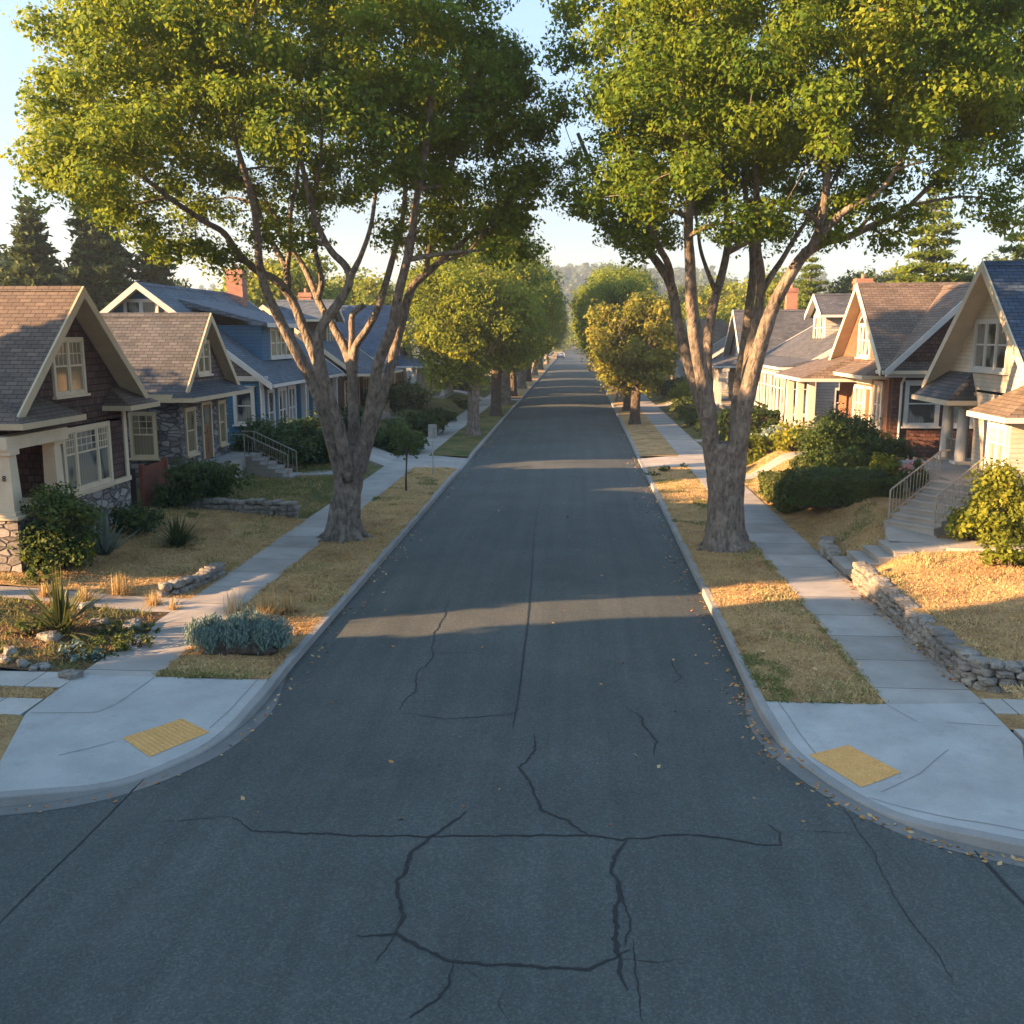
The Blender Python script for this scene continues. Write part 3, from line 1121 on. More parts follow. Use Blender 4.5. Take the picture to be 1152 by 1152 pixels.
dry_wall('retaining_wall', [(7.03, 23.9), (7.0, 21), (6.98, 18), (6.98, 16.9), (7.2, 16.62), (8.2, 16.55), (11, 16.5), (14, 16.5)], .54, 'grey dry stone retaining wall along the right sidewalk holding up the dry lawn', .135, .28, seed=3)
dry_wall('stone_wall', [(-9.35, 31.3), (-10.6, 31.5), (-12, 31.6), (-13.7, 31.7)], .62, 'low dark stone wall between the dry and the green lawn on the left', .16, .3, seed=4)
dry_wall('stone_edging', [(-9.1, 23.6), (-9.2, 22.6), (-9.45, 21.8), (-9.7, 21.55)], .30, 'short low stone edging at the corner of the dry left lawn', .16, .26, seed=5)
dry_wall('stone_wall', [(7.0, 26.35), (7.05, 27.2), (7.3, 28.2)], .36, 'mossy low stone edging beyond the short steps on the right', .17, .3, seed=6)
rk = random.Random(5)
for i, (px, py, s, pale, lab) in enumerate([
    (150, 703, .26, 0, 'grey pointed boulder by the sidewalk at the tip of the planting bed'),
    (50, 748, .15, 1, 'white oblong stone at the front edge of the planting bed'),
    (26, 747, .15, 0, 'brown flat stone next to the white stone in the planting bed'),
    (80, 758, .22, 0, 'flat grey slab stone at the bed corner nearest the apron'),
    (12, 740, .17, 0, 'bluish stone at the left end of the row of bed stones'),
    (57, 725, .24, 0, 'large bluish grey stone under the strap leaved plant'),
    (112, 705, .18, 0, 'dark rough stone half buried on the bed towards the path'),
    (95, 690, .2, 1, 'pale stone between the strap leaved plant and the path'),
    (5, 745, .14, 0, 'small brown stone leftmost in the row of bed stones'),
    (38, 750, .12, 0, 'smallest dark stone between the white and brown stones')]):
    x, y = G(px, py, .2)
    mb = MB()
    stone_into(mb, (x, y, gz(x, y) + s * .02), s * 1.0, s * .66, s * .5, rk.uniform(0, 3), i * 7.7, .25)
    tag(mb.build('rock', M['rock_pale' if pale else 'rock'], None, origin=(x, y, gz(x, y)), smooth=True, recalc=False), lab, 'rock', 'stones round the planting bed')


# ------------------------------------------------------------------ house parts
def FM(axis, plane, out):
    """(along, outwards, z) on a wall plane -> world"""
    if axis == 'x':
        return lambda a, d, z: (plane + out * d, a, z)
    return lambda a, d, z: (a, plane + out * d, z)


def CX(a, o, z):
    return (a, o, z)


def CY(a, o, z):
    return (o, a, z)


def window(h, F, a0, a1, z0, z1, trim='trim_white', pane='pane', cols=(.5,), rail=True, cas=.11, muntin=None, sill=True, head=0.0):
    """casing, stiles and meeting rails standing off the wall, glass set back behind them"""
    mb = MB()
    c = cas
    mb.boxm(F, a0, a0 + c, 0, .07, z0, z1)
    mb.boxm(F, a1 - c, a1, 0, .07, z0, z1)
    mb.boxm(F, a0 + c, a1 - c, 0, .07, z1 - c, z1)
    mb.boxm(F, a0 + c, a1 - c, 0, .06, z0, z0 + c * .7)
    if head:
        mb.boxm(F, a0 - .06, a1 + .06, 0, .11, z1 + .002, z1 + head)
    cells = [0] + list(cols) + [1]
    w = a1 - a0 - 2 * c
    for t in cols:
        x = a0 + c + w * t
        mb.boxm(F, x - .05, x + .05, .002, .064, z0 + c * .7, z1 - c)
    for i in range(len(cells) - 1):
        xa = a0 + c + w * cells[i] + (.05 if i else 0)
        xb = a0 + c + w * cells[i + 1] - (.05 if i < len(cells) - 2 else 0)
        za, zb = z0 + c * .7, z1 - c
        mb.boxm(F, xa, xa + .035, .004, .045, za, zb)
        mb.boxm(F, xb - .035, xb, .004, .045, za, zb)
        mb.boxm(F, xa + .035, xb - .035, .004, .045, za, za + .045)
        mb.boxm(F, xa + .035, xb - .035, .004, .045, zb - .035, zb)
        if rail:
            r = rail if isinstance(rail, float) else .52
            zm = za + (zb - za) * r
            mb.boxm(F, xa + .035, xb - .035, .004, .05, zm - .025, zm + .025)
            if muntin:
                nx, ny = muntin
                for k in range(1, nx):
                    x = xa + (xb - xa) * k / nx
                    mb.boxm(F, x - .012, x + .012, .004, .038, zm + .025, zb - .035)
                for k in range(1, ny):
                    z = zm + (zb - zm) * k / ny
                    mb.boxm(F, xa + .035, xb - .035, .005, .036, z - .012, z + .012)
    o = mb.build('window', M[trim], h)
    pb = MB()
    pb.boxm(F, a0 + c * .5, a1 - c * .5, .003, .016, z0 + c * .4, z1 - c * .5)
    po = pb.build('pane', M[pane], h)
    po.parent = o
    if sill:
        sb = MB()
        sb.boxm(F, a0 - .07, a1 + .07, .002, .13, z0 - .07, z0 - .002)
        so = sb.build('sill', M[trim], h)
        so.parent = o
    return o


def door(h, F, a0, a1, z0, z1, trim='trim_white', mat='door_brown', glass=True):
    mb = MB()
    c = .11
    mb.boxm(F, a0, a0 + c, 0, .07, z0, z1)
    mb.boxm(F, a1 - c, a1, 0, .07, z0, z1)
    mb.boxm(F, a0 + c, a1 - c, 0, .07, z1 - c, z1)
    fo = mb.build('door_frame', M[trim], h)
    db = MB()
    xa, xb = a0 + c, a1 - c
    db.boxm(F, xa, xb, .003, .025, z0, z1 - c)
    w = (xb - xa)
    for (u0, u1, v0, v1) in ((.14, .46, .1, .38), (.54, .86, .1, .38), (.14, .46, .44, .56), (.54, .86, .44, .56)):
        db.boxm(F, xa + w * u0, xa + w * u1, .02, .035, z0 + (z1 - z0) * v0, z0 + (z1 - z0) * v1)
    do = db.build('door', M[mat], h)
    if glass:
        gb = MB()
        gb.boxm(F, xa + w * .16, xa + w * .84, .02, .032, z0 + (z1 - z0) * .62, z0 + (z1 - z0) * .9)
        g = gb.build('pane', M['pane'], h)
        g.parent = do
    hb = MB()
    p = F(xa + w * .1, .06, z0 + 1.0)
    stone_into(hb, p, .035, .035, .035, 0, 1, 0)
    ho = hb.build('handle', M['iron'], h, recalc=False)
    ho.parent = do
    return do


def column(h, x, y, z0, z1, w0=.15, w1=.11, trim='trim', round_=False):
    mb = MB()
    if round_:
        mb.cyl(x, y, z0 + .1, z1 - .12, w0, w1, 20)
    else:
        vs = [(x + sx * w, y + sy * w, z) for z, w in ((z0 + .1, w0), (z1 - .12, w1)) for sx, sy in ((-1, -1), (1, -1), (1, 1), (-1, 1))]
        mb.solid(vs, [(0, 1, 2, 3), (4, 5, 6, 7), (0, 1, 5, 4), (1, 2, 6, 5), (2, 3, 7, 6), (3, 0, 4, 7)])
    mb.box(x - w0 - .06, x + w0 + .06, y - w0 - .06, y + w0 + .06, z0, z0 + .1)
    mb.box(x - w1 - .06, x + w1 + .06, y - w1 - .06, y + w1 + .06, z1 - .12, z1)
    return mb.build('column', M[trim], h)


def roof_pitch(h, F, a0, a1, c, hl, hr, zr, zl, zrr, mat, trim, th=.16, barge=(True, True), soff=(.5, .5), gutters=(True, True), name='roof'):
    """two slopes over a ridge along F's first axis, with bargeboards, soffits and gutters as parts"""
    mb = MB()
    mb.chevron(F, a0, a1, hl, hr, zr, zl, zrr, th, c)
    # ridge cap
    mb.extrude([(c - .16, zr - .16 * (zr - zl) / hl + .035), (c, zr + .04), (c + .16, zr - .16 * (zr - zrr) / hr + .035), (c, zr - .01)], F, a0 + .01, a1 - .01)
    ro = mb.build(name, M[mat], h)
    for k, e in enumerate((a0, a1)):
        if not barge[k]:
            continue
        s = -1 if k == 0 else 1
        bb = MB()
        q0, q1 = sorted((e + s * .004, e + s * .06))
        bb.chevron(F, q0, q1, hl + .02, hr + .02, zr + .03, zl + .03, zrr + .03, .30, c)
        bb.build('bargeboard', M[trim], h)
        if soff[k] > .1:
            sb = MB()
            q0, q1 = sorted((e - s * .002, e - s * soff[k]))
            sb.chevron(F, q0, q1, hl - .01, hr - .01, zr - th - .004, zl - th - .004, zrr - th - .004, .03, c)
            sb.build('soffit', M[trim], h)
    for k, (sg, hw, ze) in enumerate(((-1, hl, zl), (1, hr, zrr))):
        if gutters[k]:
            gb = MB()
            o0, o1 = sorted((c + sg * (hw + .004), c + sg * (hw + .11)))
            gb.extrude([(o0, ze - .16), (o1, ze - .16), (o1, ze - .02), (o1 - .015, ze - .02), (o1 - .02, ze - .10), (o0 + .02, ze - .10), (o0 + .015, ze - .02), (o0, ze - .02)], F, a0 + .02, a1 - .02)
            gb.build('gutter', M['trim_white' if trim == 'trim_white' else trim], h)
    return ro


def gable_wall(F, mb, a0, a1, c, wl, wr, zb, zr, zl, zrr, hl, hr, th=.16):
    """pentagon body under the roof"""
    zt = lambda o, hw, ze: zr - th - (zr - ze) * abs(o) / hw - .02
    p = [(c - wl, zb), (c - wl, zt(wl, hl, zl)), (c, zr - th - .02), (c + wr, zt(wr, hr, zrr)), (c + wr, zb)]
    return mb.extrude(p, F, a0, a1)


def pent(h, F, a0, a1, d0, d1, z0, z1, mat, trim, hip0=.5, hip1=.5, name='pent_roof'):
    """a small lean-to roof on a wall with hipped ends and a cornice under it"""
    mb = MB()
    A = [F(a0, d1, z0), F(a1, d1, z0), F(a1 - hip1, d0, z1), F(a0 + hip0, d0, z1), F(a0, d0, z0), F(a1, d0, z0)]
    mb.solid(A, [(0, 1, 2, 3), (0, 3, 4), (1, 5, 2), (4, 3, 2, 5), (0, 4, 5, 1)])
    o = mb.build(name, M[mat], h)
    cb = MB()
    cb.boxm(F, a0 - .02, a1 + .02, d0, d1 + .03, z0 - .15, z0 - .004)
    co = cb.build('cornice', M[trim], h)
    co.parent = o
    return o


def chimney(roof, x, y, z0, z1, w=.42, d=.34, mat='brick_red', pots=1):
    mb = MB()
    mb.box(x - w, x + w, y - d, y + d, z0, z1 - .28)
    mb.box(x - w - .06, x + w + .06, y - d - .06, y + d + .06, z1 - .28, z1 - .16)
    mb.box(x - w - .02, x + w + .02, y - d - .02, y + d + .02, z1 - .16, z1)
    for k in range(pots):
        mb.cyl(x + (k - (pots - 1) / 2) * .4, y, z1, z1 + .28, .13, .11, 10)
    h = roof.parent
    o = mb.build('chimney', M[mat], h)
    o.parent = roof
    return o


def downspout(h, x, y, z0, z1, out, mat='trim_white'):
    mb = MB()
    mb.tube([(x + out[0] * .38, y + out[1] * .38, z1), (x + out[0] * .30, y + out[1] * .30, z1 - .12), (x + out[0] * .07, y + out[1] * .07, z1 - .34), (x + out[0] * .07, y + out[1] * .07, z1 - .5), (x + out[0] * .07, y + out[1] * .07, z0)], [.05] * 5, 8)
    return mb.build('downspout', M[mat], h)


def steps(name, loc, n, run, rise, width, yaw, label, mat='step', rails=(True, True), cheek=False, group=None, rail_h=.85, cat='steps'):
    """a flight climbing along local +x, with tube rails as parts"""
    root = empty(name, loc, label, cat, group)
    mb = MB()
    for k in range(n):
        mb.box(k * run, n * run + .02 * k, -width / 2 + .002 * k, width / 2 - .002 * k, k * rise - (.35 if k == 0 else 0.0), (k + 1) * rise - .04)
        mb.box(k * run - .03, n * run + .1, -width / 2 - .01, width / 2 + .01, (k + 1) * rise - .04, (k + 1) * rise - .001 * k)
    o = mb.build('treads', M[mat], root, origin=(0, 0, 0))
    for k, sg in enumerate((-1, 1)):
        if not rails[k]:
            continue
        y = sg * (width / 2 - .06)
        rb = MB()
        P0, P1 = (.1, y, rise + rail_h), (n * run, y, n * rise + rail_h)
        rb.tube([(.1, y, 0.05), P0, (P0[0] + .05, y, P0[2] + .03), P1, (P1[0] + .5, y, P1[2])], [.025] * 5, 6)
        rb.tube([(.1, y, rise + .14), (n * run, y, n * rise + .14)], [.016] * 2, 6)
        m = int(n * run / .16)
        for i in range(1, m + 1):
            t = i / m
            x = .1 + (n * run - .1) * t
            z = rise + (n * rise - rise) * t
            rb.tube([(x, y, z + .14), (x, y, z + rail_h)], [.010] * 2, 5)
        rb.tube([(n * run, y, n * rise - .02), P1], [.024] * 2, 6)
        rb.build('railing', M['rail'], root, origin=(0, 0, 0))
    root.rotation_euler = (0, 0, yaw)
    return root


# ------------------------------------------------------------------ left 1: brown shake bungalow with a steep street gable
h = empty('shake_house', (-14, 26.2, .4), 'dark brown shake bungalow with steep brown roof and stone base nearest on the left', 'house')
FX = FM('x', -14.0, 1)
FS = FM('y', 23.1, -1)
mb = MB()
mb.box(-22, -14.0, 24.95, 29.3, 1.62, 3.7)
mb.box(-22, -15.7, 23.1, 24.95, 1.62, 3.7)
gable_wall(CX, mb, -22, -14.0, 26.2, 3.1, 3.1, 3.62, 7.45, 4.25, 4.25, 3.6, 3.6)
mb.build('wall', M['shake_dark'], h)
mb = MB()
mb.box(-22.04, -13.95, 24.9, 29.34, -.1, 1.70)
mb.box(-22.04, -13.95, 23.06, 24.9, -.1, 1.50)
mb.build('foundation', M['stone_base'], h)
roof = roof_pitch(h, CX, -22.5, -13.42, 26.2, 3.65, 3.65, 7.45, 4.22, 4.22, 'roof_brown', 'trim_tan', soff=(.5, .6))
window(h, FX, 25.35, 27.05, 4.55, 6.12, 'trim', 'pane_tan', muntin=(3, 2))
window(h, FX, 25.5, 28.25, 1.84, 3.66, 'trim', 'pane_curt', cols=(.24, .74), rail=.62, muntin=(4, 3), cas=.14)
mb = MB()
mb.boxm(FX, 28.25, 29.36, 0, .10, 1.72, 1.86)
mb.boxm(FX, 25.0, 28.25, .001, .08, 1.70, 1.83)
mb.boxm(FX, 29.18, 29.37, .001, .05, 1.86, 3.9)
mb.build('corner_board', M['trim'], h)
pent(h, FX, 28.0, 30.0, 0, .85, 4.12, 4.62, 'roof_brown', 'trim_tan', .6, .5)
pent(h, FX, 22.3, 25.3, 0, .85, 4.10, 4.62, 'roof_brown', 'trim_tan', .6, .8)
# corner porch
pf = MB()
pf.box(-15.7, -13.6, 22.35, 24.88, 1.35, 1.50)
pf.box(-13.9, -13.58, 22.30, 24.9, -.1, 1.36)
pf.box(-15.7, -13.9, 22.32, 22.62, -.1, 1.36)
po = pf.build('porch', M['stone_base'], h)
mb = MB()
mb.box(-14.02, -13.38, 22.12, 22.78, -.1, 1.80)
c = mb.build('pier', M['stone_base'], h)
c.parent = po
mb = MB()
mb.box(-14.06, -13.34, 22.08, 22.82, 1.80, 1.87)
c = mb.build('pier_cap', M['trim'], h)
c.parent = po
column(h, -13.70, 22.45, 1.87, 3.46, .20, .15).parent = po
column(h, -13.86, 24.78, 1.52, 3.46, .19, .16).parent = po
column(h, -15.55, 24.0, 1.52, 3.46, .09, .09).parent = po
mb = MB()
mb.box(-13.96, -13.52, 22.2, 25.05, 3.46, 3.78)
mb.box(-22, -13.96, 22.2, 22.6, 3.462, 3.782)
mb.box(-15.7, -13.99, 22.6, 24.94, 3.60, 3.64)
c = mb.build('beam', M['trim'], h)
c.parent = po
mb = MB()
mb.box(-14.7, -13.62, 22.62, 24.6, 1.86, 1.93)
c = mb.build('parapet_cap', M['trim'], h)
c.parent = po
mb = MB()
mb.box(-13.86, -13.62, 22.82, 24.6, 1.36, 1.86)
c = mb.build('parapet', M['stone_base'], h)
c.parent = po
door(h, FM('x', -15.7, 1), 22.9, 23.85, 1.5, 3.55, 'trim', 'door_dark')
# house number on the corner column
fc = bpy.data.curves.new('house_number', 'FONT')
fc.body = '8'
fc.size = .20
fc.extrude = .006
fc.align_x = 'CENTER'
tmp = bpy.data.objects.new('house_number', fc)
COL.objects.link(tmp)
dg = bpy.context.evaluated_depsgraph_get()
me = bpy.data.meshes.new_from_object(tmp.evaluated_get(dg))
bpy.data.objects.remove(tmp)
me.materials.clear()
me.materials.append(M['black'])
num = bpy.data.objects.new('house_number', me)
COL.objects.link(num)
num.parent = h
num.location = Vector((-13.70, 22.262, 2.72)) - h.location
num.rotation_euler = (R(90), 0, 0)

# side gate between the first two houses
fr = empty('side_gate', (-14.4, 31.4, .45), 'red brown board side gate between the shake house and the stone house', 'gate')
mb = MB()
for k in range(9):
    mb.box(-14.42, -14.38, 31.25 + k * .19, 31.25 + k * .19 + .18, .3, 1.85 + .01 * (k % 2))
mb.build('boards', M['fence'], fr)
mb = MB()
mb.box(-14.47, -14.33, 31.10, 31.24, .2, 1.95)
mb.build('post', M['fence'], fr)
mb = MB()
mb.box(-14.47, -14.33, 32.96, 33.1, .2, 1.95)
mb.build('post', M['fence'], fr)
fr = empty('side_fence', (-15.4, 31.1, .45), 'dark board fence leading back from the red brown side gate', 'fence')
mb = MB()
for k in range(8):
    mb.box(-16.2 + k * .2, -16.2 + k * .2 + .19, 31.12, 31.16, .3, 1.8 + .01 * (k % 3))
mb.build('boards', M['door_dark'], fr)

# ------------------------------------------------------------------ left 2: stone cottage
h = empty('stone_house', (-14, 36, .5), 'grey rubble stone cottage with steep grey gable behind the brown shake house', 'house')
FX = FM('x', -14.0, 1)
FS = FM('y', 33.6, -1)
mb = MB()
mb.box(-21, -14.0, 33.6, 38.4, 0, 4.1)
mb.build('wall', M['stone_wall'], h)
mb = MB()
gable_wall(CX, mb, -21, -14.0, 36.0, 2.38, 2.38, 4.0, 6.95, 4.15, 4.15, 2.75, 2.75)
mb.build('gable', M['shake_grey'], h)
roof_pitch(h, CX, -21.4, -13.62, 36.0, 2.75, 2.75, 6.95, 4.15, 4.15, 'roof_grey', 'trim_tan', soff=(.3, .4))
window(h, FX, 35.35, 36.65, 4.72, 6.0, 'trim', 'pane_tan', muntin=(2, 2))
pent(h, FX, 33.0, 39.0, 0, .75, 4.02, 4.45, 'roof_grey', 'trim_tan', .5, .5)
pent(h, FS, -21, -13.95, 0, .45, 4.0, 4.28, 'roof_grey', 'trim_tan', 0, 0)
window(h, FX, 33.95, 34.9, 1.9, 3.6, 'trim_tan', 'pane_tan', cols=())
window(h, FX, 37.2, 38.0, 1.9, 3.65, 'trim_tan', 'pane_tan', cols=())
window(h, FS, -15.85, -14.85, 1.85, 3.5, 'trim_tan', 'pane_tan', cols=(), muntin=(3, 3))
door(h, FX, 35.5, 36.5, 1.55, 3.7, 'trim_tan', 'door_brown')
mb = MB()
mb.box(-13.98, -12.9, 35.2, 38.6, .3, 1.5)
mb.build('stoop', M['step'], h)
st = steps('entrance_steps', (-11.15, 37.7, .55), 6, .30, .16, 1.3, math.pi, 'grey concrete steps with tube rails in front of the stone cottage')

# ------------------------------------------------------------------ left 3: blue clapboard house, ridge along the street
h = empty('blue_house', (-14.2, 49, .8), 'blue clapboard house with white trim and slate blue roof behind the stone cottage', 'house')
FX = FM('x', -14.2, 1)
FS = FM('y', 43.4, -1)
mb = MB()
mb.box(-24.8, -14.2, 43.4, 56, .3, 4.2)
mb.build('wall', M['board_blue'], h)
mb = MB()
gable_wall(CY, mb, 43.42, 55.98, -19.5, 5.3, 5.3, 4.1, 8.45, 4.0, 4.0, 5.9, 5.9)
mb.build('gable', M['shake_grey'], h)
roof = roof_pitch(h, CY, 42.95, 56.4, -19.5, 5.9, 5.9, 8.45, 4.0, 4.0, 'roof_slate', 'trim_white', soff=(.45, .45))
chimney(roof, -19.0, 54.5, 7.6, 9.75, .45, .4)
window(h, FS, -20.35, -18.75, 6.75, 7.75, 'trim_white', 'pane', rail=False)
mb = MB()
pz = lambda x: 8.26 - 4.45 * abs(x + 19.5) / 5.9 - .02
vs = [(-22.6, 43.405, pz(-22.6)), (-20.4, 43.405, 6.2), (-20.4, 43.405, 7.8), (-19.5, 43.405, pz(-19.5)), (-18.7, 43.405, 7.7)]
mb.extrude([(-22.7, 5.95), (-22.55, pz(-22.5)), (-19.5, pz(-19.5)), (-18.6, pz(-18.6)), (-18.6, 5.95)], CY, 43.39, 43.42)
mb.build('gable_panel', M['board_blue'], h)
mb = MB()
mb.boxm(FS, -24.9, -13.9, .0, .12, 4.12, 4.34)
mb.build('cornice', M['trim_white'], h)
window(h, FS, -15.55, -14.55, 2.15, 3.85, 'trim_white', 'pane', cols=(), muntin=None, cas=.15, head=.05)
mb = MB()
mb.box(-14.28, -14.12, 43.30, 43.46, .3, 4.1)
mb.build('corner_board', M['trim_white'], h)
for a, b in ((44.0, 45.0), (45.6, 46.9), (47.2, 48.5)):
    window(h, FX, a, b, 1.5, 3.7, 'trim_white', 'pane', cols=(.5,) if b - a > 1.1 else (), cas=.14)
door(h, FX, 49.6, 50.8, 1.3, 3.6, 'trim_white', 'door_dark')
for y in (49.1, 51.3, 55.6):
    column(h, -13.9, y, 1.3, 3.85, .12, .12, 'trim_white')
# shed dormer
FD = FM('x', -14.85, 1)
mb = MB()
mb.box(-18.9, -14.85, 45.7, 51.1, 4.5, 6.62)
mb.build('dormer', M['board_blue'], h)
mb = MB()
mb.extrude([(-19.3, 8.0), (-14.4, 6.72), (-14.4, 6.58), (-19.3, 7.7)], CY, 45.2, 51.6)
mb.build('dormer_roof', M['roof_slate'], h)
mb = MB()
mb.box(-14.39, -14.31, 45.18, 51.62, 6.52, 6.72)
mb.build('dormer_fascia', M['trim_white'], h)
window(h, FD, 46.8, 50.3, 5.05, 6.5, 'trim_white', 'pane', cols=(.25, .5, .75), cas=.13)
downspout(h, -14.2, 43.34, .4, 4.1, (0, -.5))
steps('entrance_steps', (-11.6, 51.2, .65), 5, .30, .15, 1.4, math.pi, 'steps with pale rails at the porch of the blue clapboard house')

# ------------------------------------------------------------------ the simpler bungalows further down both sides
def bungalow(name, label, side, Xf, y0, y1, zb, ze, zr, wall, roofm, trim, kind='front', porch=True, gab=None, dorm=False, chim=None, depth=9, pane='pane'):
    s = side
    h = empty(name, (Xf, (y0 + y1) / 2, zb), label, 'house')
    F = FM('x', Xf, -s)
    xb = Xf + s * depth
    cy = (y0 + y1) / 2
    hw = (y1 - y0) / 2
    mb = MB()
    mb.box(min(Xf, xb), max(Xf, xb), y0, y1, zb - .3, ze + .1)
    mb.build('wall', M[wall], h)
    mb = MB()
    if kind == 'front':
        gable_wall(CX, mb, min(Xf, xb) + .01, max(Xf, xb) - .01, cy, hw - .02, hw - .02, ze, zr, ze, ze, hw + .45, hw + .45)
        mb.build('gable', M[gab or wall], h)
        a0, a1 = sorted((Xf - s * .5, xb + s * .4))
        roof = roof_pitch(h, CX, a0, a1, cy, hw + .45, hw + .45, zr, ze, ze, roofm, trim, soff=(.4, .4))
        window(h, F, cy - .8, cy + .8, ze + .35, min(ze + 1.7, zr - 1.4), trim, pane, cols=(.33, .66))
    else:
        cx = (Xf + xb) / 2
        hd = depth / 2
        gable_wall(CY, mb, y0 + .01, y1 - .01, cx, hd - .02, hd - .02, ze, zr, ze, ze, hd + .6, hd + .6)
        mb.build('gable', M[gab or wall], h)
        roof = roof_pitch(h, CY, y0 - .45, y1 + .45, cx, hd + .6, hd + .6, zr, ze, ze, roofm, trim, soff=(.4, .4))
        window(h, FM('y', y0, -1), cx - .8, cx + .8, ze + .8, ze + 2.0, trim, pane)
        if dorm:
            dx = Xf + s * 1.6
            mb = MB()
            x0, x1 = sorted((dx, Xf + s * (hd + .3)))
            zt = ze + (zr - ze) * .82
            mb.box(x0, x1, cy - 1.5, cy + 1.5, ze + .6, zt)
            gable_wall(CX, mb, x0 + .01, x1 - .01, cy, 1.48, 1.48, zt - .02, zt + 1.05, zt - .1, zt - .1, 1.9, 1.9, .12)
            mb.build('dormer', M[wall], h)
            q0, q1 = sorted((dx - s * .4, Xf + s * (hd + .6)))
            roof_pitch(h, CX, q0, q1, cy, 1.95, 1.95, zt + 1.1, zt - .1, zt - .1, roofm, trim, .12, (s > 0, s < 0), (.3, .3), name='dormer_roof')
            window(h, FM('x', dx, -s), cy - 1.1, cy + 1.1, ze + 1.1, zt - .1, trim, pane, cols=(.33, .66))
    # ground floor openings
    n = max(2, int((y1 - y0) / 2.6))
    for k in range(n):
        a = y0 + (k + .5) * (y1 - y0) / n
        if k == n // 2:
            door(h, F, a - .55, a + .55, zb + .75, zb + 2.95, trim, 'door_brown')
        else:
            window(h, F, a - .8, a + .8, zb + 1.2, zb + 2.8, trim, pane, cols=(.5,))
    Fs = FM('y', y0, -1)
    xs = sorted((Xf + s * 1.0, Xf + s * 2.3))
    window(h, Fs, xs[0], xs[1], zb + 1.2, zb + 2.8, trim, pane)
    if porch:
        p0, p1 = sorted((Xf - s * .005, Xf - s * 2.0))
        mb = MB()
        mb.box(p0, p1, y0 + .3, y1 - .8, zb - .3, zb + .7)
        po = mb.build('porch', M['step'], h)
        pent(h, F, y0, y1 - .4, 0, 2.35, ze - .35, ze + .35, roofm, trim, .9, .9, 'porch_roof')
        for k in range(4):
            y = y0 + .55 + k * (y1 - y0 - 1.6) / 3
            column(h, Xf - s * 1.8, y, zb + .7, ze - .5, .14, .12, trim).parent = po
    if chim:
        chimney(roof, *chim)
    return h


bungalow('bungalow', 'brown bungalow with dark roof seen through the limbs of the left street tree', -1, -14.2, 58.5, 66.5, .6, 4.2, 7.9, 'board_brown', 'roof_slate', 'trim', 'side', dorm=True, pane='pane_tan', gab='shake_grey', chim=(-18.0, 65.0, 7, 8.9))
bungalow('bungalow', 'tan front gabled house with grey roof beyond the brown bungalow on the left', -1, -13.6, 70, 77.5, .5, 4.3, 8.3, 'board_tan', 'roof_blue', 'trim_white', 'front', gab='shake_grey')
bungalow('bungalow', 'pale blue house half hidden behind the first left row tree', -1, -13.2, 82, 89.5, .4, 4.2, 7.4, 'board_pale', 'roof_slate', 'trim_white', 'front')
bungalow('bungalow', 'tan house behind the third left row tree', -1, -13.5, 98, 106, .3, 4.1, 7.8, 'board_tan', 'roof_brown', 'trim_white', 'side')
bungalow('bungalow', 'white far house behind the fifth left row tree', -1, -13.5, 113, 121, .3, 4.1, 7.8, 'board_white', 'roof_grey', 'trim_white', 'front')
bungalow('bungalow', 'farthest brown house on the left side of the street', -1, -13.5, 134, 142, .3, 4.1, 7.8, 'board_brown', 'roof_brown', 'trim', 'side')


# ------------------------------------------------------------------ right 1: cream house
h = empty('cream_house', (12.5, 30.5, 1.1), 'cream painted house with deep steep gable and dark blue roof nearest on the right', 'house')
FX = FM('x', 12.5, -1)
mb = MB()
mb.box(12.5, 21, 26.8, 31.6, .5, 4.5)
mb.box(14.2, 21, 31.6, 34.3, .5, 4.5)
gable_wall(CX, mb, 12.5, 21, 30.5, 3.75, 3.75, 4.42, 8.3, 4.55, 4.55, 4.25, 4.25)
mb.build('wall', M['wall_cream'], h)
roof_pitch(h, CX, 11.95, 21.5, 30.5, 4.25, 4.25, 8.3, 4.5, 4.5, 'roof_blue', 'trim', soff=(.55, .4))
window(h, FX, 29.5, 32.0, 5.1, 6.65, 'trim_white', 'pane', cols=(.33, .67))
pent(h, FX, 31.5, 34.75, 0, .9, 4.15, 5.0, 'roof_grey', 'trim', .55, .5, 'porch_roof')
mb = MB()
mb.box(12.42, 14.2, 31.62, 34.32, .5, 2.0)
po = mb.build('porch', M['step'], h)
mb = MB()
mb.box(12.44, 12.74, 31.6, 34.35, 3.95, 4.40)
mb.box(12.74, 14.2, 34.05, 34.35, 3.95, 4.40)
mb.build('beam', M['wall_cream'], h).parent = po
column(h, 12.62, 34.1, 2.0, 3.95, .2, .17, 'trim_white', True).parent = po
column(h, 12.62, 32.75, 2.0, 3.95, .2, .17, 'trim_white', True).parent = po
mb = MB()
for k in range(9):
    mb.box(12.55, 12.575, 32.95 + k * .12, 32.975 + k * .12, 2.05, 2.72)
mb.box(12.54, 12.585, 32.93, 33.93, 2.72, 2.76)
mb.build('balustrade', M['rail'], h).parent = po
door(h, FM('x', 14.2, -1), 32.3, 33.3, 2.0, 4.1, 'trim_white', 'door_dark')
window(h, FM('x', 14.2, -1), 33.45, 34.15, 2.3, 3.9, 'trim_white', 'pane', cols=())
# arch spandrel beside the columns
mb = MB()
arc = [(31.6 + .9 * (1 - math.cos(t)), 3.2 + .75 * math.sin(t)) for t in lin(0, math.pi / 2, 8)]
mb.extrude([(31.6, 3.95)] + arc, lambda a, o, z: (a, o, z), 12.5, 12.72)
mb.build('arch', M['wall_cream'], h).parent = po
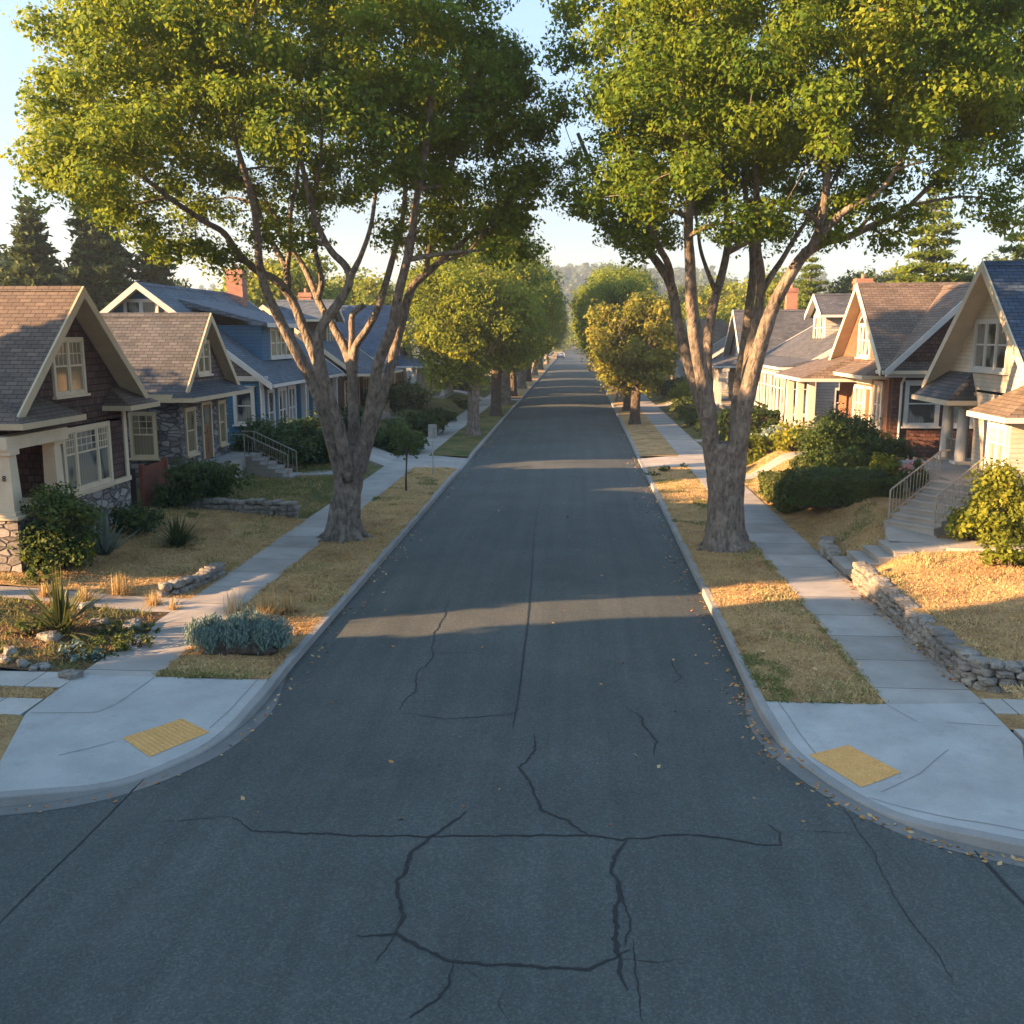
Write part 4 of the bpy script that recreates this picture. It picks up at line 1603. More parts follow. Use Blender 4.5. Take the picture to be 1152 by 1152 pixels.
# bay window
mb = MB()
mb.box(11.6, 12.5, 26.85, 28.3, .5, 3.95)
bo = mb.build('bay', M['wall_cream'], h)
FB = FM('x', 11.6, -1)
window(h, FB, 26.95, 28.2, 2.05, 3.8, 'trim_white', 'pane_curt', cols=(.5,), rail=.72, muntin=(6, 2), cas=.14)
window(h, FM('y', 28.3, 1), 11.7, 12.4, 2.05, 3.8, 'trim_white', 'pane', cols=(), rail=.72)
pent(h, FX, 26.3, 28.8, 0, 1.3, 4.05, 4.9, 'roof_tan', 'trim_white', .7, .8, 'bay_roof')
mb = MB()
mb.box(11.0, 12.41, 28.9, 33.9, .5, 1.97)
mb.build('stoop', M['step'], h)
steps('entrance_steps', (9.2, 27.1, .88), 7, .36, .155, 1.5, R(40), 'concrete house steps with tube rails climbing to the porch of the cream house')
steps('garden_steps', (6.95, 25.55, .13), 4, .40, .155, 1.45, 0, 'short flight of pale steps from the right sidewalk through the stone wall', rails=(False, False))

# ------------------------------------------------------------------ right 2: brick front gable with a dark south wing
h = empty('brick_house', (12.5, 44, 1.0), 'orange brick gabled house with brown roof and dark shake side beyond the cream house', 'house')
FX = FM('x', 12.5, -1)
FS = FM('y', 40.2, -1)
mb = MB()
mb.box(12.5, 21, 40.3, 47.7, .3, 4.8)
gable_wall(CX, mb, 12.5, 21, 44.0, 3.68, 3.68, 4.7, 8.35, 4.85, 4.85, 4.15, 4.15)
mb.build('wall', M['brick'], h)
roof = roof_pitch(h, CX, 12.02, 21.4, 44.0, 4.15, 4.15, 8.35, 4.8, 4.8, 'roof_brown', 'trim', soff=(.48, .4))
mb = MB()
mb.box(12.62, 20.2, 40.2, 42, .3, 4.75)
gable_wall(CY, mb, 40.21, 44, 15.6, 2.98, 2.98, 4.7, 8.2, 4.85, 4.85, 3.45, 3.45)
mb.build('side_wing', M['shake_red'], h)
roof_pitch(h, CY, 39.65, 44.0, 15.6, 3.45, 3.45, 8.2, 4.8, 4.8, 'roof_brown', 'trim_white', barge=(True, False), soff=(.5, 0), name='wing_roof')
pent(h, FS, 12.3, 20.4, 0, .28, 4.66, 4.82, 'roof_grey', 'trim_white', .1, 0)
window(h, FS, 13.1, 14.5, 2.55, 4.35, 'trim_white', 'pane', cols=(), cas=.14, head=.04)
window(h, FS, 14.7, 15.9, 2.55, 4.35, 'trim_white', 'pane', cols=(), cas=.14, head=.04)
downspout(h, 12.95, 40.2, .5, 4.6, (0, -1))
mb = MB()
for k in range(24):                                     # arched three light gable window: head follows an arc
    pass
window(h, FX, 43.1, 44.9, 5.2, 6.65, 'trim_white', 'pane', cols=(.33, .67), muntin=(1, 1))
mb = MB()
arc = [(44 + .9 * math.cos(t), 6.66 + .42 * math.sin(t)) for t in lin(0, math.pi, 14)]
mb.extrude(arc, lambda a, o, z: (a, o, z), 12.44, 12.5)
mb.build('arched_head', M['trim_white'], h)
mb = MB()
arc = [(44 + .76 * math.cos(t), 6.68 + .3 * math.sin(t)) for t in lin(0, math.pi, 14)]
mb.extrude(arc, lambda a, o, z: (a, o, z), 12.43, 12.44)
mb.build('arched_pane', M['pane'], h)
window(h, FX, 40.9, 42.1, 2.3, 4.3, 'trim_white', 'pane', cols=(.5,), cas=.13)
window(h, FX, 43.5, 45.1, 2.4, 4.0, 'trim_white', 'pane_curt', cols=(.5,), cas=.13)
door(h, FX, 42.4, 43.35, 1.7, 4.0, 'trim_white', 'door_brown', glass=False)
mb = MB()
mb.boxm(FX, 42.3, 45.2, 0, .1, 4.1, 4.3)
mb.build('cornice', M['trim_white'], h)
pent(h, FX, 40.5, 48.4, 0, 1.0, 4.55, 5.05, 'roof_brown', 'trim', .5, .4)
mb = MB()
mb.box(10.4, 12.48, 45.2, 50.2, .3, 1.75)
po = mb.build('porch', M['step'], h)
for y in (45.5, 47.7, 49.9):
    column(h, 10.65, y, 1.75, 4.2, .17, .15, 'trim_white').parent = po
pent(h, FX, 44.8, 50.7, 0, 2.5, 4.25, 5.2, 'roof_brown', 'trim_white', .8, 1.6, 'porch_roof')

# ------------------------------------------------------------------ right 3: white house with a big front dormer
h = bungalow('white_house', 'white porch house with a tall gabled dormer beyond the brick house', 1, 12.6, 53, 66, .6, 4.7, 8.0, 'board_white', 'roof_grey', 'trim_white', 'side', porch=False, dorm=True, chim=(18.2, 65.4, 7, 9.7, .5, .4), depth=10)
FX = FM('x', 11.0, -1)
mb = MB()
mb.box(11.0, 12.6, 52.6, 66.2, .3, 1.9)
mb.build('porch_base', M['stone_base'], h)
mb = MB()
mb.box(11.0, 12.6, 52.6, 66.2, 4.15, 4.5)
mb.build('porch_beam', M['trim_white'], h)
for k in range(7):
    a = 52.7 + k * 1.93
    window(h, FX, a, a + 1.85, 1.95, 4.12, 'trim_white', 'pane', cols=(.5,), rail=.66)
window(h, FM('y', 52.6, -1), 11.1, 12.55, 1.95, 4.12, 'trim_white', 'pane', cols=(.5,), rail=.66)
pent(h, FM('x', 12.6, -1), 52.2, 66.6, 0, 2.1, 4.5, 4.95, 'roof_grey', 'trim_white', .3, .3, 'porch_roof')
FD = FM('x', 14.4, -1)
mb = MB()
mb.box(14.4, 16.5, 53.3, 55.6, 5, 6.6)
mb.build('dormer', M['board_white'], h)
window(h, FD, 53.5, 55.4, 5.4, 6.45, 'trim_white', 'pane', cols=(.5,))
window(h, FM('y', 53.3, -1), 14.5, 15.8, 5.55, 6.45, 'trim_white', 'pane', cols=(.5,), sill=False)
mb = MB()
mb.extrude([(14.0, 6.62), (17.4, 7.5), (17.4, 7.35), (14.0, 6.48)], CY, 53.0, 55.9)
mb.build('dormer_roof', M['roof_grey'], h)

bungalow('bungalow', 'grey roofed house with a pale chimney behind the right street tree', 1, 12.2, 72, 80, .4, 4.3, 8.0, 'board_tan', 'roof_grey', 'trim_white', 'front', gab='shake_grey', chim=(16.5, 78.5, 7, 9.7))
bungalow('bungalow', 'white house left of the grey roofed house behind the right street tree', 1, 12.2, 88, 96, .3, 4.2, 7.6, 'board_white', 'roof_brown', 'trim_white', 'side')
bungalow('bungalow', 'brown far house behind the second right row tree', 1, 12.2, 104, 112, .3, 4.2, 7.8, 'board_brown', 'roof_brown', 'trim', 'front')
bungalow('bungalow', 'farthest pale house on the right side of the street', 1, 12.2, 126, 134, .3, 4.2, 7.8, 'board_pale', 'roof_grey', 'trim_white', 'side')


# ------------------------------------------------------------------ vegetation
def clump_leaves(C, rad, per_r2, size, flat=.8, up=.35, inner=.5, tint0=None, tint_sd=.12, asp=1.5):
    """leaf quads spread through many uneven clumps; C (k,3), rad (k,)"""
    out, tt = [], []
    for i in range(len(C)):
        n = int(per_r2 * rad[i] ** 2)
        d = unit(rng.normal(0, 1, (n, 3)))
        # uneven outline: lobes
        ph = rng.uniform(0, 6.3, 6)
        lob = 1 + .22 * np.sin(3 * d[:, 0] + ph[0]) + .2 * np.sin(4 * d[:, 1] + ph[1]) + .18 * np.sin(5 * d[:, 2] + ph[2])
        r = rad[i] * lob * (inner + (1 - inner) * rng.random(n) ** .6)
        p = d * r[:, None]
        p[:, 2] *= flat
        N = d + np.array([0, 0, up])
        out.append(leaf_quads(C[i] + p, N, size, asp))
        t = (tint0[i] if tint0 is not None else .4) + rng.normal(0, tint_sd, n)
        tt.append(t)
    return np.concatenate(out), np.concatenate(tt)


def scatter_clumps(n, inside, bounds, mind, tries=40):
    pts = []
    lo, hi = np.array(bounds[0]), np.array(bounds[1])
    k = 0
    while len(pts) < n and k < n * tries:
        k += 1
        p = lo + (hi - lo) * rng.random(3)
        if not inside(p):
            continue
        if pts and (np.linalg.norm(np.array(pts) - p, axis=1) < mind).any():
            continue
        pts.append(p)
    return np.array(pts)


def spline(P, n=4):
    out = []
    P = [Vector(p) for p in P]
    for i in range(len(P) - 1):
        p0, p1, p2, p3 = P[max(i - 1, 0)], P[i], P[i + 1], P[min(i + 2, len(P) - 1)]
        for k in range(n):
            t = k / n
            out.append(.5 * ((2 * p1) + (p2 - p0) * t + (2 * p0 - 5 * p1 + 4 * p2 - p3) * t * t + (3 * p1 - p0 - 3 * p2 + p3) * t ** 3))
    out.append(P[-1])
    return out


def limb(mb, P, r0, r1, sides=9, n=4, seed=0, knob=.10):
    Q = spline(P, n)
    m = len(Q)
    rad = [r0 + (r1 - r0) * (i / (m - 1)) ** .8 for i in range(m)]
    rad = [r * (1 + knob * mnoise.noise(Vector((i * .55, seed * 3.3, 0)))) for i, r in enumerate(rad)]
    mb.tube(Q, rad, sides, flute=.06, seed=seed)
    return Q


def big_tree(name, label, base, trunk, limbs, inside, bounds, nclump, seed, extra):
    root = empty(name, base, label, 'tree', 'big trees on the two parkways')
    mb = MB()
    tr, trad = trunk
    Q = spline(tr, 4)
    rad = []
    for i in range(len(trad) - 1):
        rad += [trad[i] + (trad[i + 1] - trad[i]) * k / 4 for k in range(4)]
    rad.append(trad[-1])
    # root flare: ridged trunk
    n0 = len(mb.v)
    mb.tube(Q, rad, 28, flute=.13, seed=seed)
    for k in range(7):
        a = k * .9 + seed
        b = Vector((tr[0].x, tr[0].y, .16))
        mb.tube([b + Vector((math.cos(a) * .95, math.sin(a) * .80, -.10)), b + Vector((math.cos(a) * .58, math.sin(a) * .58, .08)), b + Vector((math.cos(a) * .42, math.sin(a) * .42, .38)), b + Vector((math.cos(a) * .28, math.sin(a) * .28, 1.2))], [.06, .11, .14, .1], 8, flute=.1, seed=k)
    nodes = []
    for j, (P, r0, r1) in enumerate(limbs):
        LQ = limb(mb, P, r0 * (.63 if base[0] < 0 else .78), r1 * .8, 12, 4, seed + j)
        m = len(LQ)
        for i, q in enumerate(LQ):
            if q.z > 5.5:
                nodes.append((q, r0 + (r1 - r0) * (i / (m - 1)) ** .8))
    C = scatter_clumps(nclump, inside, bounds, .95)
    C = np.concatenate([C, np.array(extra)]) if len(extra) else C
    # branchlets from the limbs to the clumps, joining thicker secondary branches
    NP = np.array([tuple(q) for q, r in nodes])
    NR = [r for q, r in nodes]
    order = np.argsort([min(np.linalg.norm(NP - c, axis=1)) for c in C])
    for ci in order:
        c = C[ci]
        d = np.linalg.norm(NP - c, axis=1) + np.maximum(0, NP[:, 2] - c[2] + .2) * 1.2
        k = int(d.argmin())
        a = Vector(NP[k])
        b = Vector(c)
        r = min(NR[k] * .6, .085)
        mid = a.lerp(b, .5) + Vector(rng.normal(0, .12, 3)) * (b - a).length * .4 + Vector((0, 0, .06 * (b - a).length))
        BQ = spline([a, mid, b], 4)
        rr = [max(.012, r * (1 - .75 * i / (len(BQ) - 1))) for i in range(len(BQ))]
        mb.tube(BQ, rr, 5, cap=False)
        NP = np.concatenate([NP, np.array([tuple(q) for q in BQ[3:]])])
        NR += rr[3:]
    mb.build('trunk', M['bark'], root, smooth=True, recalc=False)
    rad = rng.uniform(.5, 1.0, len(C)) ** 1.0
    tint = np.clip(rng.normal(.40, .16, len(C)), .05, .8)
    P, t = clump_leaves(C - np.array(base), rad, 1250, .080, .72, .35, .25, tint, .14)
    quads_mesh('crown', P, t, M['leaf_big'], 4, root)
    return root


def WP(L_):
    """(px, py, distance) survey points along a limb"""
    return [W(a, b, y) for a, b, y in L_]


# left big tree
Y0 = 28.3
B = W(388, 614, Y0)
base = (B.x, Y0, .13)
trunk = ([W(388, 622, Y0), W(388, 606, Y0), W(389, 585, Y0), W(391, 555, Y0), W(394, 525, Y0), W(397, 500, Y0)], [.86, .57, .45, .41, .45, .46])
LM = [
    (WP([(386, 545, 28.2), (372, 490, 28.0), (358, 445, 27.8), (344, 415, 27.6), (328, 385, 27.5), (314, 358, 27.3), (300, 328, 27.0), (292, 297, 26.6), (290, 267, 26.2), (284, 225, 25.6), (268, 170, 25)]), .36, .09),
    (WP([(390, 540, 28.6), (378, 490, 28.7), (366, 440, 28.8), (356, 405, 29.0), (342, 370, 29.1), (328, 336, 29.1), (312, 316, 28.8), (289, 304, 28.5), (268, 285, 28.1), (252, 262, 27.7), (228, 248, 27.3), (190, 222, 26.6), (150, 190, 26)]), .34, .07),
    (WP([(324, 328, 29.1), (322, 302, 29.4), (308, 276, 29.8), (296, 250, 30.1), (280, 205, 30.4), (262, 150, 30.6)]), .18, .06),
    (WP([(323, 305, 29.4), (326, 275, 29.3), (327, 240, 29.2), (335, 190, 29.2), (340, 120, 29)]), .13, .05),
    (WP([(392, 540, 28.0), (382, 485, 27.5), (368, 440, 27.2), (358, 398, 27), (362, 368, 26.9), (380, 342, 26.8), (393, 318, 26.7), (389, 300, 26.6), (372, 282, 26.4), (358, 255, 26.2), (346, 215, 25.8), (335, 160, 25.4)]), .33, .07),
    (WP([(391, 318, 26.7), (400, 300, 26.5), (407, 285, 26.4), (418, 250, 26), (425, 190, 25.6)]), .16, .05),
    (WP([(397, 530, 28.4), (398, 470, 28.6), (396, 420, 28.8), (388, 392, 29), (376, 370, 29.3), (360, 342, 29.8), (349, 316, 30.2), (338, 294, 30.5), (318, 268, 30.8), (306, 240, 31.2)]), .30, .07),
    (WP([(357, 338, 29.8), (362, 318, 30), (359, 300, 30.1), (354, 276, 30.3), (352, 240, 30.6), (360, 180, 31), (365, 110, 31.4)]), .17, .05),
    (WP([(395, 405, 28.8), (396, 382, 28.7), (396, 357, 28.6), (401, 350, 28.6), (410, 343, 28.6)]), .17, .09),
    (WP([(397, 420, 28.8), (400, 390, 28.7), (412, 372, 28.6), (426, 345, 28.4), (437, 308, 28.2), (444, 282, 28), (452, 252, 27.8), (456, 200, 27.6), (448, 130, 27.2)]), .22, .07),
    (WP([(398, 545, 28.2), (408, 500, 28.0), (418, 455, 27.7), (426, 408, 27.5), (441, 370, 27.2), (448, 332, 27), (456, 300, 26.8), (463, 268, 26.5), (468, 228, 26.2), (480, 160, 25.8), (486, 90, 25.5)]), .34, .09),
    (WP([(400, 545, 28.6), (416, 490, 28.9), (436, 425, 29.3), (452, 362, 29.6), (463, 325, 29.8), (482, 306, 29.9), (503, 287, 30), (521, 272, 30.1), (545, 250, 30.2), (566, 238, 30.3)]), .33, .06),
    (WP([(480, 308, 29.9), (482, 285, 30.3), (490, 250, 30.8), (505, 200, 31.2), (525, 130, 31.6)]), .15, .05),
    (WP([(485, 300, 29.9), (505, 292, 29.6), (530, 280, 29.2), (560, 240, 28.8), (590, 215, 28.5)]), .09, .04),
]


def inside_l(p):
    x, y, z = p
    u = (x + 8.3) / 6.6
    v = (y - 28.3) / 5.7
    rr = math.hypot(u, v)
    ang = math.atan2(v, u)
    lim = .97 + .10 * math.sin(3 * ang + 1) + .06 * math.sin(5 * ang)
    if rr > lim:
        return False
    top = 12.4 + 5.0 * math.sqrt(max(0, 1 - (rr / 1.05) ** 2)) + .7 * math.sin(1.1 * x + .7 * y) - 1.6 * sstep((-11.5 - x) / 3.5)
    bot = 10.9 - 1.9 * (rr ** 1.5) - (.3 if -14.2 < x < -11.0 else 0) + 2.3 * sstep((-12.6 - x) / 1.8) + 1.9 * math.exp(-((x + 8.2) / 3.0) ** 2) * (1 if y < 31 else .3) + .5 * math.sin(1.7 * x + y)
    if x > -5:
        bot -= .4
    if z > top or z < bot:
        return False
    core = math.hypot(rr / .62, (z - 12.5) / 3.6)
    if core < 1 and rng.random() < .85:
        return False
    return True


big_tree('mature_street_tree', 'large many limbed green street tree on the left parkway nearest the corner', base, trunk, LM, inside_l, ((-17.2, 20.8, 7.4), (-.4, 35.6, 18.8)), 330, 3,
         [tuple(W(px, py, y)) for px, py, y in [(165, 262, 26.5), (190, 285, 27), (140, 235, 26), (225, 275, 27.5), (250, 290, 28), (590, 225, 28.5), (600, 190, 29), (566, 240, 30), (60, 150, 28), (60, 190, 28.5), (45, 120, 29), (560, 262, 30), (575, 60, 28), (590, 100, 29), (560, 100, 27), (540, 40, 28), (600, 140, 28), (300, 262, 27), (345, 270, 27), (500, 262, 30.5), (440, 262, 27), (610, 150, 29)]])

# right big tree
Y0 = 27.7
B = W(815, 623, Y0)
base = (B.x, Y0, .13)
trunk = ([W(815, 632, Y0), W(815, 615, Y0), W(815, 592, Y0), W(815, 560, Y0), W(816, 525, Y0), W(817, 498, Y0)], [1.02, .68, .53, .49, .54, .52])
RM = [
    (WP([(808, 545, 27.6), (800, 505, 27.5), (797, 470, 27.3), (793, 440, 27.2), (784, 395, 27), (780, 362, 26.8), (777, 325, 26.6), (776, 295, 26.4), (774, 255, 26.1), (776, 210, 25.8), (772, 150, 25.4), (765, 80, 25)]), .36, .09),
    (WP([(803, 530, 28.0), (796, 480, 28.3), (784, 438, 28.6), (773, 402, 28.8), (762, 362, 29.0), (756, 325, 29.1), (744, 302, 29.3), (730, 283, 29.5), (714, 262, 29.7), (700, 235, 30), (672, 200, 30.4), (650, 150, 30.6)]), .30, .07),
    (WP([(756, 328, 29.1), (752, 298, 28.6), (741, 278, 28.2), (732, 255, 27.8), (722, 215, 27.2), (705, 150, 26.6)]), .16, .05),
    (WP([(797, 470, 27.6), (795, 415, 27.9), (797, 380, 28.2), (803, 342, 28.6), (812, 310, 28.9), (818, 280, 29.2), (818, 250, 29.5), (815, 200, 30), (810, 130, 30.5)]), .24, .07),
    (WP([(806, 330, 28.6), (796, 305, 28.9), (788, 280, 29.2), (784, 250, 29.6), (775, 200, 30)]), .10, .04),
    (WP([(818, 284, 29.1), (830, 278, 29), (845, 270, 28.8), (866, 255, 28.6), (890, 215, 28.4)]), .12, .05),
    (WP([(824, 545, 27.6), (830, 500, 27.4), (838, 455, 27.2), (848, 415, 27), (858, 380, 26.8), (870, 345, 26.6), (884, 318, 26.4), (900, 292, 26.2), (915, 275, 26), (925, 245, 25.7), (930, 200, 25.4), (925, 140, 25)]), .38, .10),
    (WP([(836, 470, 27.6), (842, 410, 27.8), (848, 375, 28), (854, 345, 28.1), (856, 310, 28.2), (852, 280, 28.3), (852, 240, 28.4), (850, 190, 28.5), (850, 120, 28.6)]), .25, .08),
    (WP([(826, 500, 28.4), (831, 440, 28.9), (838, 390, 29.2), (843, 345, 29.5), (847, 310, 29.7), (846, 280, 30), (840, 235, 30.4), (835, 170, 30.8)]), .27, .08),
    (WP([(856, 330, 28.1), (868, 310, 28.4), (880, 292, 28.7), (898, 262, 29), (925, 225, 29.4), (950, 180, 29.8)]), .14, .05),
    (WP([(905, 285, 26.1), (930, 272, 26.4), (955, 266, 26.8), (985, 252, 27.2), (1015, 238, 27.6), (1050, 205, 28), (1085, 170, 28.4)]), .17, .06),
    (WP([(914, 276, 26), (935, 252, 25.6), (958, 232, 25.2), (990, 215, 25), (1020, 170, 24.8)]), .15, .05),
]


def inside_r(p):
    x, y, z = p
    u = (x - 5.6) / (5.5 if x < 5.6 else 6.3)
    v = (y - 27.6) / 5.4
    rr = math.hypot(u, v)
    ang = math.atan2(v, u)
    if rr > .97 + .09 * math.sin(3 * ang + 2) + .06 * math.sin(4 * ang):
        return False
    top = 13.2 + 5.2 * math.sqrt(max(0, 1 - (rr / 1.05) ** 2)) + .7 * math.sin(1.2 * x + .6 * y)
    bot = 10.6 - 1.4 * (rr ** 1.5) + 2.3 * sstep((x - 7.5) / 2.5) + 1.0 * math.exp(-((x - 5.0) / 2.6) ** 2) * (1 if y < 30 else .3) + .6 * math.sin(1.6 * x + 1.2 * y)
    if z > top or z < bot:
        return False
    core = math.hypot(rr / .6, (z - 13) / 3.8)
    if core < 1 and rng.random() < .85:
        return False
    return True


big_tree('mature_street_tree', 'large yellow green street tree with a thick fluted trunk on the right parkway', base, trunk, RM, inside_r, ((-1.6, 20.5, 7.6), (13.6, 34.5, 19.6)), 330, 8,
         [tuple(W(px, py, y)) for px, py, y in [(640, 215, 30), (650, 180, 29), (690, 245, 29.5), (660, 235, 30), (700, 262, 29.7), (720, 270, 28.4), (740, 230, 26), (960, 225, 25.5), (940, 262, 26), (990, 235, 26), (1020, 245, 27), (1000, 270, 27), (1060, 200, 28), (1120, 225, 28), (1130, 250, 28), (1100, 120, 26), (1130, 130, 27), (1140, 60, 28), (860, 255, 25), (880, 235, 25), (830, 250, 25), (1090, 100, 27), (1130, 80, 28), (1120, 160, 27), (1145, 190, 27.5), (1080, 60, 28), (1060, 30, 28), (1130, 20, 28), (1110, 130, 26), (1075, 165, 28), (635, 60, 28), (630, 120, 29), (640, 20, 28), (650, 0, 27), (665, 60, 29)]])


# row trees: a few kinds, then copies
def street_tree(name, label, loc, H, R_, th, r0, seed, mat='leaf_mid', bark='bark_dark', n=70, leaf=.24, per=85, tint=.5, group='trees along the street', low=None, flat=.8, cat='tree'):
    root = empty(name, loc, label, cat, group)
    rr = random.Random(seed)
    mb = MB()
    mb.tube([(0, 0, -.25), (0, 0, .05), (0, 0, .5), (0.02, 0, th * .6), (.05, .02, th)], [r0 * 1.5, r0 * 1.3, r0, r0 * .88, r0 * .95], 14, flute=.12, seed=seed)
    lowz = low if low is not None else th * .95
    cz = (lowz + H) / 2
    hz = (H - lowz) / 2

    ph = [rr.uniform(0, 6) for _ in range(3)]

    def ins(p):
        q = math.sqrt((p[0] / R_) ** 2 + (p[1] / R_) ** 2 + ((p[2] - cz) / hz) ** 2)
        a = math.atan2(p[1], p[0])
        return .45 < q < .88 + .12 * math.sin(2 * a + ph[0]) + .08 * math.sin(5 * a + p[2] * 1.3 + ph[1])
    C = scatter_clumps(n, ins, ((-R_, -R_, lowz), (R_, R_, H)), R_ * .16)
    nl = 6
    lim = []
    for k in range(nl):
        a = k * 2 * math.pi / nl + rr.uniform(-.3, .3)
        e = Vector((math.cos(a) * R_ * .6, math.sin(a) * R_ * .6, th + (H - th) * rr.uniform(.4, .7)))
        s = Vector((.05, .02, th * rr.uniform(.85, 1)))
        Q = limb(mb, [s, s.lerp(e, .4) + Vector((0, 0, .25 * (H - th) * .3)), e], r0 * .55, r0 * .14, 7, 4, seed + k)
        lim += Q[3:]
    for c in C:
        a = min(lim, key=lambda q: (q - Vector(c)).length)
        mb.tube([a, a.lerp(Vector(c), .6) + Vector((0, 0, .1)), Vector(c)], [r0 * .13, r0 * .09, .012], 4, cap=False)
    mb.build('trunk', M[bark], root, origin=(0, 0, 0), smooth=True, recalc=False)
    rad = rng.uniform(.22, .36, len(C)) * R_
    tt = np.clip(rng.normal(tint, .16, len(C)), 0, 1)
    P, t = clump_leaves(C, rad, per, leaf, flat, .3, .3, tt, .14)
    quads_mesh('crown', P, t, M[mat], 4, root)
    return root


GR = 'trees along the street'
TA = street_tree('street_tree', 'bushy yellow green tree first in the left row beyond the large left tree', (-6.3, 59.0, .12), 10.9, 3.9, 3.0, .40, 21, n=95, per=340, leaf=.13, bark='bark')
TB = street_tree('street_tree', 'darker green tree with a straight dark trunk second in the left row', (-6.1, 73.3, .12), 13.4, 4.6, 3.4, .42, 33, n=85, per=270, leaf=.15, tint=.28)
TG = street_tree('golden_street_tree', 'golden orange street tree first in the right row beyond the large right tree', (3.95, 67.0, .12), 8.8, 3.1, 2.6, .36, 41, 'leaf_gold', n=80, per=260, leaf=.16, tint=.45, low=2.2)
for i, (x, y, src, s, rot, lab) in enumerate([
    (-6.3, 86, TA, 1.18, 2.1, 'green tree third in the left row of street trees'),
    (-6.4, 97, TB, 1.05, 1.0, 'green tree fourth in the left row of street trees'),
    (-6.3, 111, TA, 1.25, 4.0, 'green tree fifth in the left row of street trees'),
    (-6.4, 128, TB, 1.0, 2.6, 'green tree sixth in the left row of street trees'),
    (-6.4, 148, TA, 1.05, .7, 'green tree seventh in the left row of street trees'),
    (-6.4, 172, TB, 1.05, 5.1, 'green tree eighth in the left row of street trees'),
    (-6.4, 205, TA, 1.1, 3.1, 'farthest green tree at the end of the left row'),
    (4.0, 79, TB, .78, 2.0, 'dark trunked tree second in the right row behind the golden one'),
    (4.0, 90, TA, 1.06, 5.5, 'yellow green tree third in the right row of street trees'),
    (4.0, 104, TB, .96, 3.7, 'green tree fourth in the right row of street trees'),
    (4.0, 122, TA, 1.0, 1.1, 'green tree fifth in the right row of street trees'),
    (4.0, 142, TB, 1.0, .2, 'green tree sixth in the right row of street trees'),
    (4.0, 168, TA, 1.05, 2.9, 'green tree seventh in the right row of street trees'),
    (4.0, 200, TB, 1.1, 4.4, 'farthest green tree at the end of the right row'),
]):
    dup(src, (x, y, .12), rot, s, lab, GR)

# young staked tree and a sign post on the left parkway
YT = street_tree('young_tree', 'thin young tree with a small sparse crown on the left parkway', (-6.63, 37.3, .15), 2.7, .75, 1.5, .035, 61, 'leaf_shrub', n=34, leaf=.10, per=330, tint=.5, group=None, low=1.25)
sg = empty('street_sign', (-6.25, 41.9, .15), 'small grey sign seen from behind on a thin post by the driveway', 'sign')
mb = MB()
mb.tube([(0, 0, -.3), (0, 0, 2.15)], [.028, .026], 8)
mb.build('post', M['metal'], sg, origin=(0, 0, 0))
mb = MB()
pr = [(-.17 + .04 * (1 - math.cos(t)) if 0 else 0, 0) for t in (0,)]
ol = []
for cx, cz, a0 in ((.14, 2.16, 0), (-.14, 2.16, 90), (-.14, 1.66, 180), (.14, 1.66, 270)):
    for k in range(5):
        a = R(a0 + k * 22.5)
        ol.append((cx + .05 * math.cos(a), cz + .05 * math.sin(a)))
mb.extrude(ol, lambda a, o, z: (o, a, z), .03, .036)
mb.build('sign_plate', M['metal'], sg, origin=(0, 0, 0))
mb = MB()
mb.box(-.05, .05, .0, .03, 1.75, 1.79)
mb.box(-.05, .05, .0, .03, 2.03, 2.07)
mb.build('bracket', M['metal'], sg, origin=(0, 0, 0))


# background trees: evergreens, conifers, broad trees
def conifer(name, label, loc, H, R_, seed, mat='leaf_dark', levels=26, tint=.4, leaf=.34, droop=.12, group=None, dens=26):
    root = empty(name, loc, label, 'tree', group)
    rr = random.Random(seed)
    mb = MB()
    mb.tube([(0, 0, -.3), (0, 0, H * .3), (.1, 0, H * .65), (0, 0, H)], [R_ * .09, R_ * .075, R_ * .04, .02], 9, flute=.06)
    C, N, T = [], [], []
    for i in range(levels):
        t = i / (levels - 1)
        z = H * (.10 + .89 * t)
        rad = R_ * (1 - t) ** .75 * rr.uniform(.7, 1.1) + .12
        nb = max(4, int(9 * (1 - t) + 3))
        for k in range(nb):
            a = k * 2 * math.pi / nb + rr.uniform(-.4, .4) + i
            ln = rad * rr.uniform(.65, 1.12)
            tip = Vector((math.cos(a) * ln, math.sin(a) * ln, z - droop * ln + rr.uniform(-.15, .3)))
            mb.tube([(0, 0, z), Vector((0, 0, z)).lerp(tip, .5) + Vector((0, 0, .08 * ln)), tip], [.05 * (1.2 - t), .03, .008], 4, cap=False)
            m = int(dens * ln / R_ * 4) + 6
            for _ in range(m):
                u = rr.random() ** .7
                q = Vector((0, 0, z)).lerp(tip, u) + Vector((0, 0, .08 * ln * math.sin(math.pi * u)))
                w = .10 * R_ * (1.15 - u) + .08
                q = q + Vector((rr.gauss(0, w), rr.gauss(0, w), rr.gauss(0, w * .4)))
                C.append(tuple(q))
                N.append((rr.gauss(0, .5), rr.gauss(0, .5), 1))
                T.append(tint + rr.gauss(0, .2))
    mb.build('trunk', M['bark_dark'], root, origin=(0, 0, 0), smooth=True, recalc=False)
    P = leaf_quads(np.array(C), np.array(N), leaf, 2.3)
    quads_mesh('crown', P, np.array(T), M[mat], 4, root)
    return root


